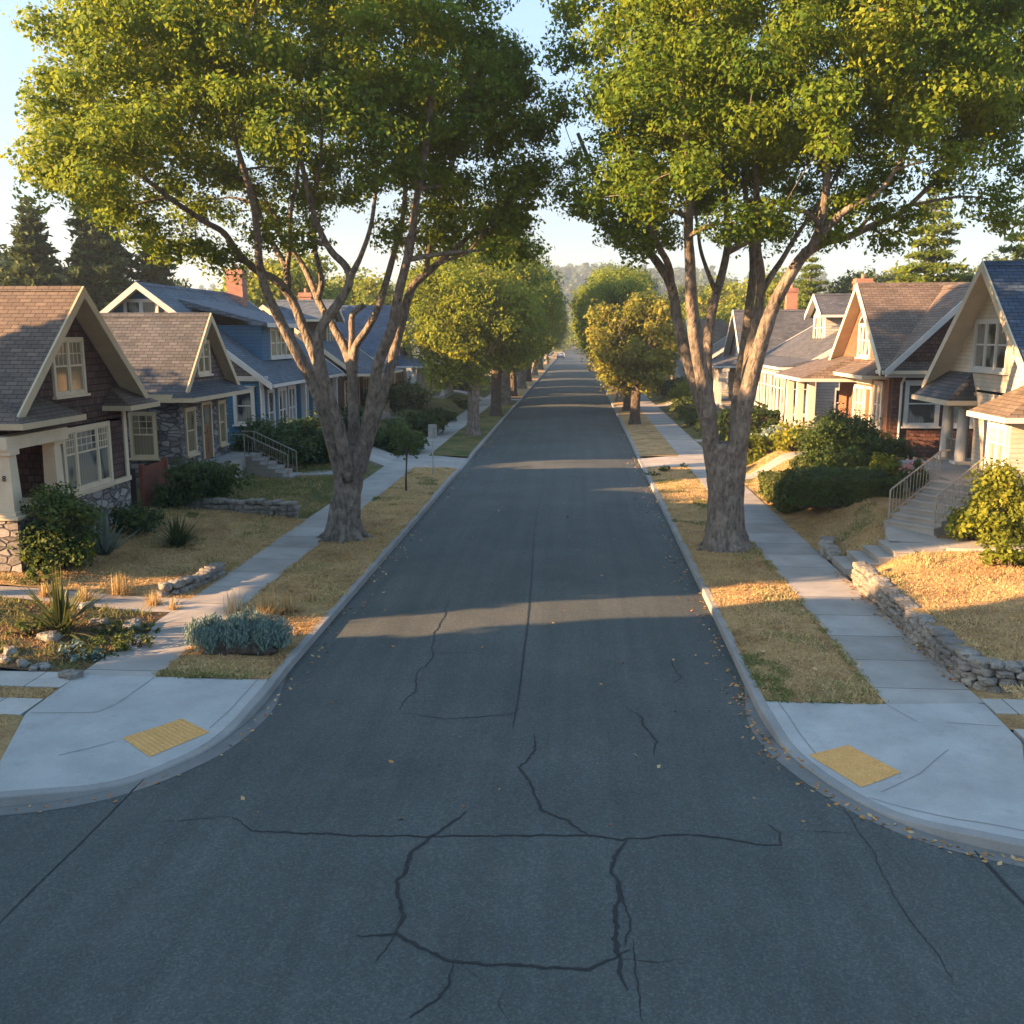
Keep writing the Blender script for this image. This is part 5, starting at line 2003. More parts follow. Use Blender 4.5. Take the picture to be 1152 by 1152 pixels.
GB = 'trees behind the houses'
CA = conifer('conifer', 'tall dark conifer group behind the blue house roof on the left', (-32.5, 66, .2), 17.0, 4.6, 71, dens=95, group=GB, leaf=.24)
dup(CA, (-36.0, 64, .2), 1.3, .86, 'dark conifer left beside the tallest conifer behind the shake house', GB)
dup(CA, (-29.5, 68, .2), 2.9, .8, 'dark conifer right beside the tallest conifer behind the blue house', GB)
CB = conifer('conifer', 'layered sunlit conifer with flat boughs behind the brick house', (24.6, 72, .3), 16.6, 4.6, 83, 'leaf_mid', 18, .32, .19, .02, GB, 85)
dup(CB, (33.0, 74, .3), 2.2, 1.12, 'layered sunlit conifer behind the dark blue roof at the right edge', GB)
dup(CB, (21, 92, .3), 4.1, .8, 'smaller layered conifer between the brick house and the right street tree', GB)
dup(CB, (46, 92, .3), 1.2, 1.15, 'farther layered conifer beyond the right edge conifer', GB)
BA = street_tree('background_tree', 'sunlit round tree right of the dark conifers behind the blue house', (-25, 84, .2), 13, 5.2, 3, .4, 91, n=80, leaf=.26, per=110, tint=.6, group=GB, low=1.2)
BD = street_tree('background_tree', 'dark broad tree at the left edge behind the shake house', (-46, 74, .2), 13.5, 6, 3, .4, 95, 'leaf_dark', n=90, leaf=.3, per=95, tint=.5, group=GB, low=.8)
for x, y, src, s, rot, lab in [
    (-55, 95, BD, 1.05, 2, 'farther dark broad tree at the left edge behind the shake house'),
    (-40, 92, BD, .85, 4, 'dark tree behind the tall conifer group on the left'),
    (-22, 102, BA, .95, 2.2, 'green tree above the brown bungalow roof on the left'),
    (-30, 112, BD, 1.0, .4, 'dark tree behind the sunlit round tree on the left'),
    (-19, 122, BA, 1.0, 3.5, 'green tree above the tan front gabled house on the left'),
    (-18, 150, BA, 1.1, 5.2, 'far green tree left of the left street row'),
    (20, 104, BA, .95, 1.2, 'green tree behind the grey roofed house with the pale chimney'),
    (27, 96, BD, .9, 2.4, 'dark green tree behind the white house dormer on the right'),
    (34, 108, BA, 1.0, .6, 'green tree behind the brick house chimney on the right'),
    (46, 112, BD, 1.1, 3.6, 'dark green tree between the two layered conifers on the right'),
    (17, 122, BA, .95, 4.6, 'green tree beyond the far white house on the right'),
    (18, 148, BD, 1.0, 5.5, 'far dark tree right of the right street row'),
    (58, 100, BA, 1.1, 1.9, 'green tree at the right edge behind the cream house'),
]:
    dup(src, (x, y, .2), rot, s, lab, GB)

# trees along the side street and behind the left lots, outside the picture to the left: they shade the corner, those behind the lots are added to cut the sun
GW = 'trees west of the corner'
for x, y, src, s, rot, lab in SHADE:
    dup({'BD': BD, 'BA': BA, 'CA': CA}[src], (x, y, .1), rot, s, lab, GW)

# far-off woods and the wooded hill
hx = lin(-900, 900, 90)
hy = lin(520, 1500, 40)


def hill_z(x, y):
    r = max(0, 1 - ((y - 1150) / 640) ** 2)
    b = 36 + 16 * mnoise.noise(Vector((x / 260, y / 300, 1.3))) + 30 * math.exp(-((x - 30) / 260) ** 2)
    return r * b - 1.5


struct(grid_obj('hill', hx, hy, hill_z, M['hill']))


def crown_mass(name, pts, size, mat, label, leaf, per):
    C = np.array(pts)
    rad = np.array(size)
    P, t = clump_leaves(C, rad, per, leaf, 1.0, .4, .5, np.clip(rng.normal(.45, .2, len(C)), 0, 1), .15)
    o = quads_mesh(name, P, t, M[mat], 4)
    tag(o, label, 'wood', kind='stuff')
    return o


pts, sz = [], []
r5 = random.Random(55)
for _ in range(900):
    y = r5.uniform(620, 1180)
    x = r5.uniform(-.42, .42) * y if r5.random() < .4 else r5.uniform(-.06, .13) * y
    z = hill_z(x, y)
    s = r5.uniform(3.5, 6)
    pts.append((x, y, z + s * .5))
    sz.append(s)
    if r5.random() < .45:
        pts.append((x + 1, y, z + s * 1.8))
        sz.append(s * .55)
        pts.append((x + 1, y, z + s * 2.6))
        sz.append(s * .3)
crown_mass('hill_wood', pts, sz, 'leaf_dark', 'hazy wood of conifers covering the far hill above the street end', 3.2, 4.2)
pts, sz = [], []
for _ in range(420):
    y = r5.uniform(165, 420)
    x = r5.choice((-1, 1)) * r5.uniform(16, .55 * y)
    if y > 300:
        x = r5.uniform(-.5 * y, .5 * y)
    s = r5.uniform(2.8, 5)
    pts.append((x, y, r5.uniform(2, 7)))
    sz.append(s)
crown_mass('far_wood', pts, sz, 'leaf_mid', 'band of distant green tree tops beyond the last houses', .9, 20)


# ------------------------------------------------------------------ shrubs, hedges and spiky plants
def shrub(name, label, x, y, r, h, mat='leaf_shrub', leaf=.085, n=26, per=900, tint=.45, z=None, group=None, ry=None, cat='shrub', sd=.14):
    zz = gz(x, y) if z is None else z
    root = empty(name, (x, y, zz - .03), label, cat, group)
    ry = ry or r

    def ins(p):
        return .25 < math.sqrt((p[0] / r) ** 2 + (p[1] / ry) ** 2 + ((p[2] - h * .45) / (h * .6)) ** 2) < .85
    C = scatter_clumps(n, ins, ((-r, -ry, .05), (r, ry, h)), min(r, h) * .14)
    mb = MB()
    for c in C[:14]:
        mb.tube([(c[0] * .12, c[1] * .12, -.1), (c[0] * .5, c[1] * .5, c[2] * .55), tuple(c)], [.03, .02, .006], 4, cap=False)
    mb.build('stems', M['bark_dark'], root, origin=(0, 0, 0), recalc=False)
    m = min(r, h)
    rad = rng.uniform(.26, .42, len(C)) * m
    P, t = clump_leaves(C, rad, per, leaf, .85, .4, .3, np.clip(rng.normal(tint, .1, len(C)), 0, 1), sd)
    k = P[:, :, 2].min(axis=1) > -.02
    quads_mesh('foliage', P[k], t[k], M[mat], 4, root)
    return root


def pxs(px, py, z=.6):
    x, y = G(px, py, z)
    z2 = gz(x, y)
    return G(px, py, z2)


def sh(name, label, px, py, r, h, **k):
    x, y = pxs(px, py)
    return shrub(name, label, x, y, r, h, **k)


def hedge(name, label, x0, x1, y0, y1, h, mat='leaf_shrub', leaf=.08, per=420, tint=.45, z=None):
    zz = gz((x0 + x1) / 2, (y0 + y1) / 2) if z is None else z
    n = int(per * (2 * h * ((x1 - x0) + (y1 - y0)) + (x1 - x0) * (y1 - y0)))
    P = rng.random((n, 3))
    k = rng.integers(0, 5, n)
    N = np.zeros((n, 3))
    for i, (ax, v, nn) in enumerate(((2, 1, (0, 0, 1)), (0, 0, (-1, 0, 0)), (0, 1, (1, 0, 0)), (1, 0, (0, -1, 0)), (1, 1, (0, 1, 0)))):
        m_ = k == i
        P[m_, ax] = v
        N[m_] = nn
    Q = np.stack([x0 + P[:, 0] * (x1 - x0), y0 + P[:, 1] * (y1 - y0), P[:, 2] * h], 1)
    wob = np.array([mnoise.noise(Vector(q) * 1.6) for q in Q])
    wob2 = np.array([mnoise.noise(Vector(q) * 4.1) for q in Q])
    Q += N * (wob * .26 + wob2 * .10)[:, None] + rng.normal(0, .035, (n, 3))
    Q[:, 2] = np.maximum(Q[:, 2], .03)
    o0 = np.array([(x0 + x1) / 2, (y0 + y1) / 2, 0])
    F = leaf_quads(Q - o0, N + np.array([0, 0, .3]), leaf)
    o = quads_mesh(name, F, tint + .12 * wob * 2 + rng.normal(0, .14, n), M[mat])
    o.location = (o0[0], o0[1], zz)
    # woody core so that no light passes
    mb = MB()
    mb.box(x0 + .2 - o0[0], x1 - .2 - o0[0], y0 + .2 - o0[1], y1 - .2 - o0[1], -.1, h - .2)
    c = mb.build('stems', M['bark_dark'], o, origin=(0, 0, 0))
    return tag(o, label, 'hedge')


def spiky(name, label, x, y, n, ln, w, mat, tint=.5, up=.9, curl=.5, z=None, cat='plant', seg=5, group=None, spread=.06):
    zz = gz(x, y) if z is None else z
    P, T = [], []
    for _ in range(n):
        a = rng.uniform(0, 2 * math.pi)
        e = math.acos(min(1, max(-.1, rng.normal(up, .28) if up < 1 else rng.uniform(.75, 1)))) if up <= 1 else rng.uniform(0, .5)
        l = ln * rng.uniform(.6, 1.1)
        d = np.array([math.cos(a) * math.sin(e), math.sin(a) * math.sin(e), math.cos(e)])
        side = np.array([-math.sin(a), math.cos(a), 0])
        p0 = np.array([rng.normal(0, spread), rng.normal(0, spread), 0])
        pts = []
        for k in range(seg + 1):
            u = k / seg
            p = p0 + d * l * u + np.array([math.cos(a), math.sin(a), -.75]) * curl * l * u * u * math.sin(e) * .8
            ww = w * (1 - u ** 1.6) * (.6 + .8 * min(u * 3, 1)) * .5 + .001
            pts.append((p - side * ww, p + side * ww))
        t = tint + rng.normal(0, .18)
        for k in range(seg):
            P.append([pts[k][0], pts[k][1], pts[k + 1][1], pts[k + 1][0]])
            T.append(t + .1 * k / seg)
    o = quads_mesh(name, np.array(P), np.array(T), M[mat])
    o.location = (x, y, zz - .02)
    return tag(o, label, cat, group)


# left side
sh('shrub', 'bright green leafy bush against the stone porch base of the shake house', 72, 640, 1.0, 2.1, mat='leaf_shrub', n=52, tint=.7, leaf=.062, per=1700)
x, y = pxs(70, 716); spiky('strap_leaf_plant', 'strap leaved spiky plant standing in the corner planting bed', x, y, 95, 1.35, .055, 'leaf_spike', .5, .72, .35)
x, y = pxs(200, 616); spiky('strap_leaf_plant', 'dark green spiky tuft alone on the dry lawn of the shake house', x, y, 220, 1.0, .03, 'leaf_spike', .25, .75, .2)
x, y = pxs(118, 625); spiky('agave', 'grey green agave like plant beside the bright green bush', x, y, 46, 1.35, .085, 'leaf_agave', .5, .8, .05)
x, y = pxs(152, 600); shrub('shrub', 'low dark shrub at the right corner of the shake house', x, y, .8, .8, 'leaf_dark', n=20, tint=.5)
x, y = pxs(250, 566); shrub('shrub', 'dark brown green shrub beside the stone cottage steps', x - .4, y - .5, 1.3, 1.3, 'leaf_dark', n=32, tint=.6)
x, y = pxs(190, 570); shrub('shrub', 'small dark shrub behind the low stone wall by the red gate', x, y, .7, .7, 'leaf_dark', n=18, tint=.6)
x, y = pxs(22, 655); shrub('shrub', 'low weedy green growth at the foot of the stone pier', x + .6, y, .5, .4, 'leaf_shrub', n=12, tint=.7, leaf=.07)
x, y = pxs(265, 735); LAV = (x, y)
P, T = [], []
for k in range(24):
    q = rng.random() ** .5
    aa = k * 2.4
    cx, cy = math.cos(aa) * q * .88, math.sin(aa) * q * .45
    hh = rng.uniform(.5, .78) * (1.05 - .35 * q)
    tb = rng.uniform(.3, .6)
    for _ in range(260):
        e = abs(rng.normal(0, .42))
        a = rng.uniform(0, 6.283)
        l = hh * rng.uniform(.6, 1.15) * (1 - .25 * e)
        d = np.array([math.sin(e) * math.cos(a), math.sin(e) * math.sin(a), math.cos(e)])
        for j in range(6):
            u = .22 + .155 * j + rng.uniform(-.05, .05)
            P.append(np.array([cx, cy, 0]) + d * l * u + np.array([0, 0, .03]))
            T.append(tb + rng.normal(0, .16) + .1 * u)
P = np.array(P)
n = len(P)
D = unit(np.array([0, 0, 1.0]) + rng.normal(0, .35, (n, 3)))
S_ = unit(np.cross(D, rng.normal(0, 1, (n, 3))))
a_, b_ = D * .05, S_ * .011
Qd = np.stack([P - a_, P + b_, P + a_, P - b_], 1)
o = quads_mesh('lavender_bush', Qd, np.array(T), M['leaf_sage'])
o.location = (LAV[0], LAV[1] + .25, gz(*LAV))
tag(o, 'wide silvery blue green lavender like bush on the left parkway', 'shrub')
mb = MB()
stone_into(mb, (0, 0, .1), .72, .42, .22, 0, 3, .2)
mb.build('stems', M['bark_dark'], o, origin=(0, 0, 0), recalc=False)
TUFT = 'straw coloured grass tufts'
for px, py, n, ln, lab in [
    (300, 694, 260, .62, 'tall pale straw coloured grass tuft behind the silvery bush'),
    (322, 690, 200, .45, 'lower golden grass tuft right of the tall pale tuft'),
    (262, 690, 60, .62, 'thin upright grass stalks left of the pale tuft'),
    (135, 668, 200, .55, 'golden grass tuft in the sunlit strip before the shake house'),
    (95, 672, 160, .42, 'middle golden grass tuft of the sunlit strip'),
    (52, 668, 150, .36, 'leftmost golden grass tuft of the sunlit strip'),
    (172, 682, 130, .40, 'small golden tuft at the stone edging by the sidewalk'),
    (195, 686, 90, .30, 'smallest golden tuft touching the sidewalk'),
    (350, 676, 110, .30, 'short dry tuft on the sunlit part of the left parkway'),
]:
    x, y = pxs(px, py)
    spiky('grass_tuft', lab, x, y, n, ln, .014, 'grass', .42, .85, .45, seg=3, group=TUFT, spread=.16 * ln)
for px, py, r_, h_, mt, ti, lab in [
    (92, 640, .35, .75, 'leaf_lime', .5, 'thin sunlit yellow green weed in front of the bright bush'),
    (120, 735, .5, .38, 'leaf_shrub', .5, 'low green ground shrub at the corner of the planting bed'),
    (75, 742, .45, .30, 'leaf_sage', .35, 'low grey green plant behind the white bed stone'),
    (150, 728, .55, .32, 'leaf_dark', .8, 'low brownish plant along the sidewalk edge of the bed'),
    (30, 718, .5, .3, 'leaf_shrub', .6, 'low green plant at the left edge of the planting bed'),
    (60, 700, .5, .3, 'leaf_shrub', .4, 'low green mound left of the strap leaved plant'),
    (125, 715, .45, .28, 'leaf_dark', .9, 'olive ground plant right of the strap leaved plant'),
    (165, 712, .35, .25, 'leaf_shrub', .8, 'small green plant at the tip of the bed by the boulder'),
    (105, 742, .3, .25, 'leaf_sage', .5, 'small grey plant between green ground shrub and bed stones'),
]:
    x, y = pxs(px, py)
    shrub('bed_plant', lab, x, y, r_, h_, mt, n=16, tint=ti, leaf=.05, per=1100)
x, y = pxs(300, 530); shrub('shrub', 'dark rounded shrub in front of the blue house by the railing', x - .3, y + 1.6, 1.7, 1.9, 'leaf_dark', n=44, tint=.5, leaf=.11, per=500)
x, y = pxs(342, 512); shrub('shrub', 'second dark rounded shrub right of the first before the blue house', x, y + 1, 1.5, 2.1, 'leaf_dark', n=40, tint=.35, leaf=.11, per=500)
for px, py, r_, h_, mt, ti, lab in [
    (415, 500, 1.0, 1.0, 'leaf_shrub', .4, 'small green shrub right of the large left trunk before the drive'),
    (446, 497, 1.6, 1.5, 'leaf_shrub', .5, 'green shrub behind the thin young tree'),
    (475, 478, 1.7, 1.4, 'leaf_shrub', .35, 'dark green shrub behind the small sign'),
    (455, 462, 2.0, 1.9, 'leaf_dark', .8, 'grey green shrub in front of the tan front gabled house'),
    (498, 465, 1.4, 1.0, 'leaf_shrub', .3, 'low clipped shrub at the left sidewalk beyond the sign'),
    (478, 440, 2.2, 3.2, 'leaf_dark', .6, 'tall dark shrub in front of the pale blue house'),
    (520, 452, 1.2, .8, 'leaf_dark', .5, 'round dark shrub left of the first row tree trunk'),
    (430, 470, 1.8, 2.2, 'leaf_shrub', .25, 'tall green shrub between the limbs of the left tree'),
    (395, 492, 1.4, 1.5, 'leaf_dark', .5, 'dark shrub just behind the fork of the left tree'),
    (512, 440, 1.6, 1.6, 'leaf_shrub', .3, 'green shrub behind the round dark one by the left sidewalk'),
]:
    x, y = G(px, py, .7)
    shrub('shrub', lab, x, y, r_, h_, mt, n=30, tint=ti, leaf=.16, per=260)

# unseen box crowns added left of the picture to cut the sun band over the road
for y0, y1, ty, zz, hh, lab in ((2.0, 8.1, 1.0, 3.8, 7.2, 'added unseen box crown cutting the sun across the left side street'), (8.15, 11.35, 11.3, 3.8, 5.4, 'lower added unseen box crown cutting the sun over the left side street'), (14.0, 21.2, 17.0, 5.1, 7.2, 'added unseen box crown cutting the sun west of the planting bed')):
    o = hedge('sun_blocker_tree', lab, -24.6, -22.0, y0, y1, hh, 'leaf_dark', .2, 60, .4, z=zz)
    o['category'] = 'tree'
    mb = MB()
    mb.tube([(0, ty - (y0 + y1) / 2, -zz - .1), (0, ty - (y0 + y1) / 2, -1.2), (0, 0, .4)], [.28, .22, .18], 10)
    mb.build('trunk', M['bark'], o, origin=(0, 0, 0))

# right side
x, y = G(935, 520, 1.0); shrub('shrub', 'large round dark green shrub in front of the brick house', 10.1, 37.8, 1.75, 2.3, 'leaf_shrub', n=60, tint=.42, leaf=.08, per=1000, z=.95)
hedge('hedge', 'long low mixed hedge along the right sidewalk beyond the short steps', 6.98, 10.2, 31.0, 33.2, .85, 'leaf_shrub', .07, 800, .38)
hedge('hedge', 'dark hedge running back along the right sidewalk from the long hedge', 6.98, 8.2, 33.25, 37.2, .8, 'leaf_dark', .07, 800, .8)
shrub('shrub', 'bright yellow green round bush left of the cream house railing', 10.5, 33.9, .75, 1.0, 'leaf_lime', n=28, tint=.45, z=1.25)
shrub('shrub', 'dark green shrub between the large round shrub and the cream porch', 11.2, 36.6, 1.3, 1.5, 'leaf_shrub', n=36, tint=.25, z=1.0)
shrub('shrub', 'lime yellow bush left behind the large round shrub', 9.6, 43.6, 1.0, 1.35, 'leaf_lime', n=32, tint=.62, leaf=.12, per=460)
hedge('hedge', 'clipped yellow green hedge behind the right street tree trunk', 6.9, 9.0, 44.4, 45.1, 1.15, 'leaf_lime', .11, 300, .12)
hedge('hedge', 'taller clipped hedge before the white porch house', 7.6, 10.4, 51.0, 52.0, 1.6, 'leaf_shrub', .12, 280, .55)
shrub('shrub', 'pale feathery shrub between the clipped hedges', 9.6, 47.5, 1.0, 1.3, 'leaf_sage', n=28, tint=.9, leaf=.11, per=420)
shrub('shrub', 'mid green shrub rising behind the long mixed hedge', 9.3, 35.0, 1.0, 1.2, 'leaf_shrub', n=32, tint=.6, leaf=.08, per=900)
shrub('shrub', 'reddish shrub at the brick house corner', 11.4, 39.8, .8, 1.5, 'litter', n=24, tint=.1, z=.95)
shrub('shrub', 'dark low shrub left of the large round shrub by the walk', 8.9, 37.9, .7, .7, 'leaf_dark', n=20, tint=.7)
for x, y, r_, h_, mt, ti, lab in [
    (8.2, 60, 1.3, 1.0, 'leaf_shrub', .35, 'clipped dark shrub along the right sidewalk beyond the drive'),
    (7.9, 66, 1.2, 1.0, 'leaf_shrub', .45, 'second clipped shrub along the right sidewalk'),
    (8.3, 72, 1.5, 1.3, 'leaf_dark', .6, 'dark shrub by the right sidewalk near the golden tree'),
    (9.0, 80, 1.8, 1.8, 'leaf_mid', .6, 'yellowish shrub behind the golden tree'),
    (8.6, 92, 1.8, 1.8, 'leaf_shrub', .3, 'far green shrub at the right sidewalk'),
    (10.6, 57.5, 1.2, 1.4, 'leaf_shrub', .6, 'green shrub in front of the white porch house'),
]:
    shrub('shrub', lab, x, y, r_, h_, mt, n=28, tint=ti, leaf=.15, per=280)
shrub('shrub', 'large sunlit bush with pale blossoms at the right edge before the bay window', 11.0, 25.4, 1.05, 2.1, 'leaf_lime', n=64, tint=.4, leaf=.07, per=1100, z=.9)
shrub('shrub', 'low sunlit yellow green shrub row below the house railing', 10.55, 26.0, .85, .85, 'leaf_lime', n=40, tint=.3, leaf=.09, per=700, z=.9, ry=.6)
shrub('shrub', 'small yellow green bush at the right edge of the dry lawn', 10.2, 22.9, .65, .75, 'leaf_lime', n=26, tint=.3, leaf=.085, per=700)
sh('weed', 'green weed growing at the driveway edge on the right parkway', 748, 530, .35, .3, mat='leaf_shrub', n=12, leaf=.07, tint=.6, z=.13)
for px, py, r_, lab in [(735, 535, .5, 'low green weeds at the far end of the right parkway'), (770, 525, .3, 'small green weed beside the right sidewalk at the drive')]:
    x, y = G(px, py, .13)
    shrub('weed', lab, x, y, r_, .22, 'leaf_shrub', n=12, leaf=.06, tint=.7, z=.13)
# red blossoms by the cream porch
bl = shrub('flower_bush', 'small bush with pink red blossoms beside the cream porch rail', 10.7, 31.4, .5, .9, 'leaf_shrub', n=18, tint=.4, z=1.4)
C = np.stack([rng.uniform(-.45, .45, 60), rng.uniform(-.45, .45, 60), rng.uniform(.5, 1.0, 60)], 1)
quads_mesh('blossoms', leaf_quads(C, C * 0 + np.array([-.3, -.6, .6]), .085, 1.0), rng.random(60), M['flower'], 4, bl)

# ------------------------------------------------------------------ grass and litter
HN = lambda x, y, s: mnoise.noise(Vector((x * s, y * s, 9.1)))


def blades(name, label, rects, per, h0, tintf, kind_h=1.0, seed=0):
    X, Y = [], []
    for x0, x1, y0, y1, dn in rects:
        n = int((x1 - x0) * (y1 - y0) * per * dn)
        X.append(rng.uniform(x0, x1, n))
        Y.append(rng.uniform(y0, y1, n))
    X, Y = np.concatenate(X), np.concatenate(Y)
    n = len(X)
    Z = np.array([gz(a, b) for a, b in zip(X, Y)])
    T = np.array([tintf(a, b) for a, b in zip(X, Y)])
    a = rng.uniform(0, 6.283, n)
    hh = h0 * rng.uniform(.45, 1.15, n) * (1 + .5 * (T > .62))
    clump = np.array([.7 + .7 * max(-.3, HN(p, q, 2.6)) for p, q in zip(X, Y)])
    hh = hh * clump
    lean = rng.normal(0, .75, (n, 2)) * hh[:, None]
    w = .012 + .008 * rng.random(n)
    B_ = np.stack([X, Y, Z - .008], 1)
    s = np.stack([np.cos(a) * w, np.sin(a) * w, np.zeros(n)], 1)
    tip = B_ + np.stack([lean[:, 0], lean[:, 1], hh], 1)
    P = np.stack([B_ - s, B_ + s, tip], 1)
    o = quads_mesh(name, P, T + rng.normal(0, .09, n), M['grass'], 3)
    return tag(o, label, 'grass', kind='stuff')


def t_dry(x, y):
    t = .30 + .26 * HN(x, y, .8) + .12 * HN(x, y, 3)
    if HN(x + 40, y, .75) > .33:
        t = max(t, .66)
    return t


def t_parkR(x, y):
    t = t_dry(x, y)
    if y < 18.2 and x < 3.9 and HN(x, y, 2.2) > -.12:
        t = .85
    if y > 31:
        t += .22 + .15 * HN(x, y, .6)
    if y < 15.95 or x > 5.1:
        t = max(t, .72 if HN(x, y, 3) > -.1 else t)
    return t


def t_parkL(x, y):
    t = t_dry(x, y) - .03
    if y < 16.6:
        t = .75 if HN(x, y, 2) > -.15 else t
    if y > 33:
        t += .2 + .2 * HN(x, y, .5)
    return t


blades('lawn_grass', 'short dry straw coloured grass covering the two parkway strips', [(-7.5, -5.47, 16.24, 30, 1), (-7.5, -5.47, 30, 44.2, .5), (-7.56, -7.42, 16.3, 36, 2.2), (-5.52, -5.41, 16.5, 36, 1.6), (-7.5, -5.5, 16.17, 16.3, 2)], 900, .065, t_parkL)
blades('lawn_grass', 'dry golden grass on the right parkway strip with green patches', [(3.24, 5.2, 15.75, 28, 1), (3.24, 5.2, 28, 45, .5), (5.12, 5.27, 15.8, 34, 2.2), (3.18, 3.32, 16, 34, 1.8), (3.24, 5.2, 15.69, 15.82, 2)], 900, .065, t_parkR)
blades('lawn_grass', 'dry golden grass of the raised right lawn behind the stone wall', [(7.2, 14, 16.6, 24.8, 1), (9.3, 13, 25, 26.3, .3)], 700, .075, lambda x, y: t_dry(x, y) - .02 + (.35 if x < 7.5 and HN(x, y, 1.5) > 0 else 0))
blades('lawn_grass', 'dry mounded grass beyond the short steps on the right', [(6.9, 9.2, 26.5, 31.8, 1), (6.9, 9, 34, 45, .35)], 700, .08, lambda x, y: t_dry(x, y) + .06 + (.25 if y > 36 else 0))
blades('lawn_grass', 'dry grass of the left lawn in front of the shake house', [(-15, -8.98, 21.4, 31.2, 1), (-9.1, -8.88, 21.5, 31, 2.2)], 620, .08, lambda x, y: t_dry(x, y) + (.3 if HN(x, y, .5) > .1 else 0))
blades('lawn_grass', 'green lawn in front of the stone cottage', [(-14, -9, 31.8, 42, .9)], 520, .09, lambda x, y: .78 + .2 * HN(x, y, .9))
blades('verge_grass', 'dry grass of the narrow verges along the left side street', [(-12, -8.95, 15.07, 15.59, 1), (-12, -8.95, 11.6, 14.35, .8)], 900, .06, lambda x, y: t_dry(x, y) + .12)
blades('verge_grass', 'grass of the narrow verges along the right side street', [(6.87, 9, 14.83, 15.45, 1), (6.8, 9, 11, 14.28, 1)], 900, .07, lambda x, y: t_dry(x, y) + .22)
blades('bed_grass', 'thin dry weeds over the corner planting bed', [(-15, -9, 16.4, 20.1, 1)], 240, .12, lambda x, y: .88 if HN(x, y, 1.1) > -.05 else .12)

n = 800
side = rng.random(n) < .62
yy = 11.3 + rng.random(n) ** 1.4 * 50
off = np.abs(rng.normal(0, .28, n)) + .03
xx = np.where(side, XR - off, XL + off)
cr = rng.random(n) < .10
xx = np.where(cr, rng.uniform(XL, XR, n), xx)
keep = ~((yy < 16.2) & ~cr)
xx, yy = xx[keep], yy[keep]
pk = [KRp[i] for i in range(len(KRp)) if 10.8 < KRp[i].y < 16.5 and KRp[i].x < 7]
ex = np.array([[p.x - .1 - abs(rng.normal(0, .12)), p.y - abs(rng.normal(0, .12))] for p in pk for _ in range(5)])
pk = [KLp[i] for i in range(len(KLp)) if 11.4 < KLp[i].y < 16.5 and KLp[i].x > -9]
ex2 = np.array([[p.x + .1 + abs(rng.normal(0, .12)), p.y - abs(rng.normal(0, .12))] for p in pk for _ in range(1)])
pw = np.stack([rng.uniform(3.3, 5.1, 160), rng.uniform(16, 34, 160)], 1)
pw2 = np.stack([rng.uniform(-7.4, -5.6, 130), rng.uniform(17, 34, 130)], 1)
sw = np.stack([6.86 - np.abs(rng.normal(0, .14, 240)), rng.uniform(16.8, 25, 240)], 1)
A_ = np.concatenate([np.stack([xx, yy], 1), ex, ex2, pw, pw2, sw])
Z = np.array([road_z(a, b) if XL < a < XR or b < 13 else gz(a, b) + .05 if not 5.2 < a < 6.9 else .15 for a, b in A_])
Cc = np.concatenate([A_, Z[:, None] + .016], 1)
o = quads_mesh('fallen_leaves', leaf_quads(Cc, Cc * 0 + np.array([0, 0, 1.6]), .055, 1.4), rng.random(len(Cc)), M['litter'])
tag(o, 'fallen brown leaves gathered along the kerbs and gutters', 'leaves', kind='stuff')


# ------------------------------------------------------------------ parked cars far down the street
def car(label, loc, rot, paint):
    root = empty('parked_car', loc, label, 'car', 'cars parked far down the street')
    # side outline of a saloon, lofted over its width with tumblehome
    prof = [(-2.2, .35), (-2.25, .75), (-1.5, .92), (-.85, 1.42), (.35, 1.45), (1.05, 1.0), (2.0, .86), (2.25, .6), (2.2, .35)]
    mb = MB()
    for s in (-1, 1):
        pass
    n = len(prof)
    W_ = lambda z: .88 if z < 1.0 else .88 - .22 * (z - 1.0) / .45
    vs = [(sx * W_(z), y, z) for sx in (-1, 1) for y, z in prof]
    mb.solid(vs, [(i, (i + 1) % n, n + (i + 1) % n, n + i) for i in range(n)] + [tuple(range(n)), tuple(range(2 * n - 1, n - 1, -1))])
    mb.build('body', M[paint], root, origin=(0, 0, 0))
    gb = MB()
    for s in (-1, 1):
        gb.face([(s * .885, -1.3, 1.0), (s * .885, .85, 1.0), (s * .70, .3, 1.39), (s * .70, -.8, 1.38)])
    gb.face([(-.6, -1.4, .99), (.6, -1.4, .99), (.55, -.92, 1.38), (-.55, -.92, 1.38)])
    g_ = gb.build('windows', M['pane'], root, origin=(0, 0, 0))
    g_.location = (0, -.01, .012)
    for sx in (-1, 1):
        for y in (-1.4, 1.4):
            wb = MB()
            wb.tube([(sx * .70, y, .33), (sx * .90, y, .33)], [.33, .33], 16)
            w = wb.build('wheel', M['rubber'], root, origin=(0, 0, 0))
            hb = MB()
            hb.tube([(sx * .90, y, .33), (sx * .915, y, .33)], [.2, .19], 12)
            q = hb.build('rim', M['metal'], root, origin=(0, 0, 0))
            q.parent = w
    return root


car('dark blue car parked at the left kerb far down the street', (-4.3, 250, 0), .02, 'car_paint')
car('silver car parked at the left kerb beyond the dark blue one', (-4.3, 262, 0), -.02, 'car_paint2')


# ------------------------------------------------------------------ air, light, sky, camera
mh, nt, b = new_mat('haze_air')
nt.nodes.remove(b)
pv = nt.nodes.new('ShaderNodeVolumePrincipled')
pv.inputs['Color'].default_value = (.66, .82, 1.0, 1)
pv.inputs['Density'].default_value = HAZE
pv.inputs['Anisotropy'].default_value = .2
nt.links.new(pv.outputs[0], nt.nodes['Material Output'].inputs['Volume'])
mb = MB()
mb.box(-1300, 1300, -320, 1700, -3, 110)
hz = mb.build('haze', mh)
tag(hz, 'thin pale evening haze over the whole street', 'haze', kind='stuff')
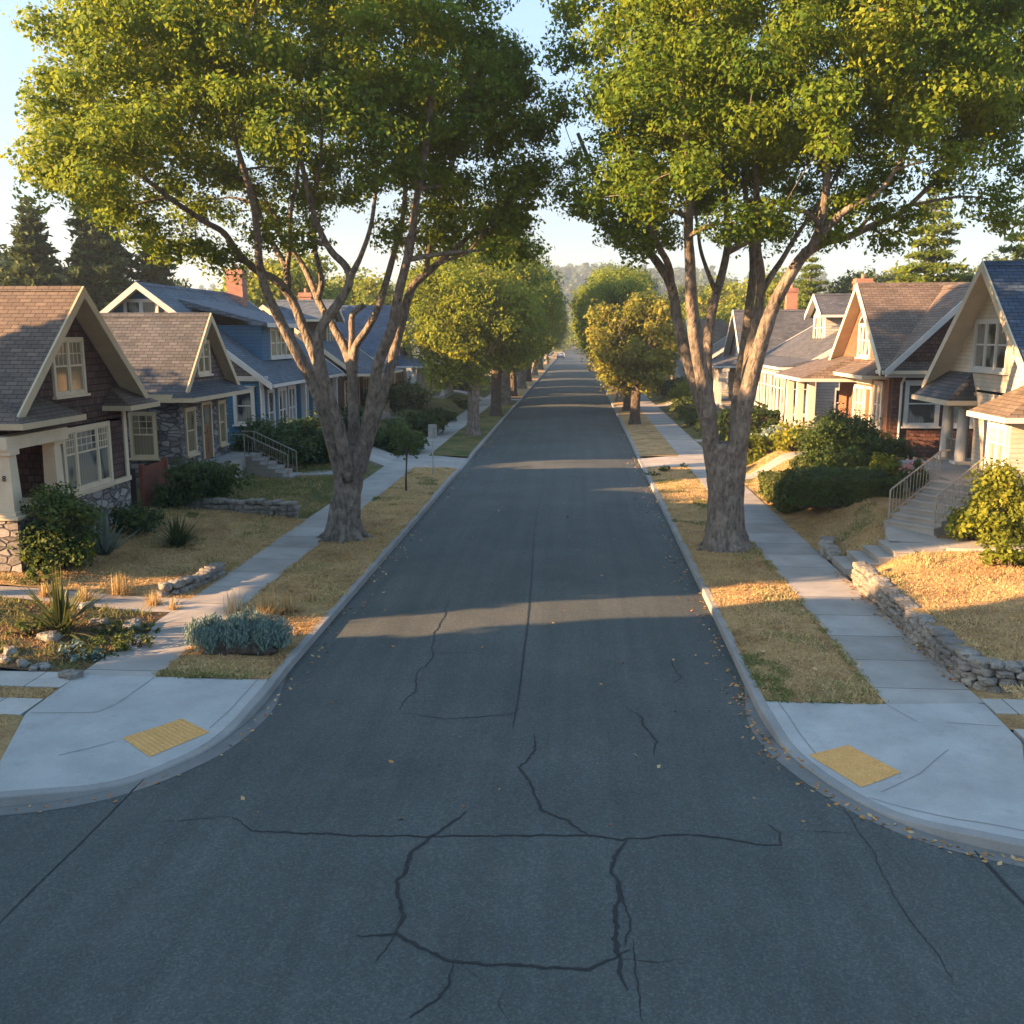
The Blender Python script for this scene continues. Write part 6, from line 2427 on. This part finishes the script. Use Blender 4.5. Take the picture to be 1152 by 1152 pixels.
# keep the ground sheet inside the haze box
for v in bpy.data.objects['ground'].data.vertices:
    v.co.x = max(-1290, min(1290, v.co.x))
    v.co.y = max(-310, min(1690, v.co.y))

w = bpy.data.worlds.new('World')
scene.world = w
w.use_nodes = True
nt = w.node_tree
sky = nt.nodes.new('ShaderNodeTexSky')
sky.sky_type = 'NISHITA'
sky.sun_disc = False
sky.sun_elevation = R(SUN_EL)
sky.sun_rotation = R(-90 - SUN_AZ)
sky.air_density = 1.0
sky.dust_density = DUST
sky.ozone_density = 1.2
bg = nt.nodes['Background']
tc = nt.nodes.new('ShaderNodeTexCoord')
sz = nt.nodes.new('ShaderNodeSeparateXYZ')
nt.links.new(tc.outputs['Generated'], sz.inputs[0])
# clear evening air: a softer horizon and a fuller blue overhead, the same for every ray
tone = ramp(nt, sz.outputs[2], [(0, (.40, .415, .455)), (.10, (.50, .535, .60)), (.30, (.92, .99, 1.05)), (.7, (1.7, 1.88, 1.80))])
skc = mix(nt, sky.outputs[0], tone, 1.0, 'MULTIPLY')
nt.links.new(skc, bg.inputs['Color'])
bg.inputs['Strength'].default_value = SKY

sl = bpy.data.lights.new('sun', 'SUN')
sl.energy = SUN
sl.angle = R(.5)
sl.color = SUNCOL
so = bpy.data.objects.new('sun', sl)
COL.objects.link(so)
d = Vector((math.cos(R(SUN_AZ)) * math.cos(R(SUN_EL)), math.sin(R(SUN_AZ)) * math.cos(R(SUN_EL)), -math.sin(R(SUN_EL))))
so.rotation_euler = d.to_track_quat('-Z', 'Y').to_euler()
so.location = (-60, 0, 40)

cd = bpy.data.cameras.new('camera')
cam = bpy.data.objects.new('camera', cd)
COL.objects.link(cam)
cam.location = (0, 0, CH)
cam.rotation_euler = (math.pi / 2 - PITCH, 0, YAW)
cd.sensor_width = 36
cd.lens = CF / 1152 * 36
cd.clip_start = .1
cd.clip_end = 5000
scene.camera = cam
vs = scene.view_settings
vs.view_transform = 'Standard'
vs.look = 'None'
vs.exposure = EXPO
vs.gamma = 1
vs.use_curve_mapping = False
scene.cycles.max_bounces = 6
scene.cycles.transparent_max_bounces = 4
scene.cycles.volume_bounces = 0
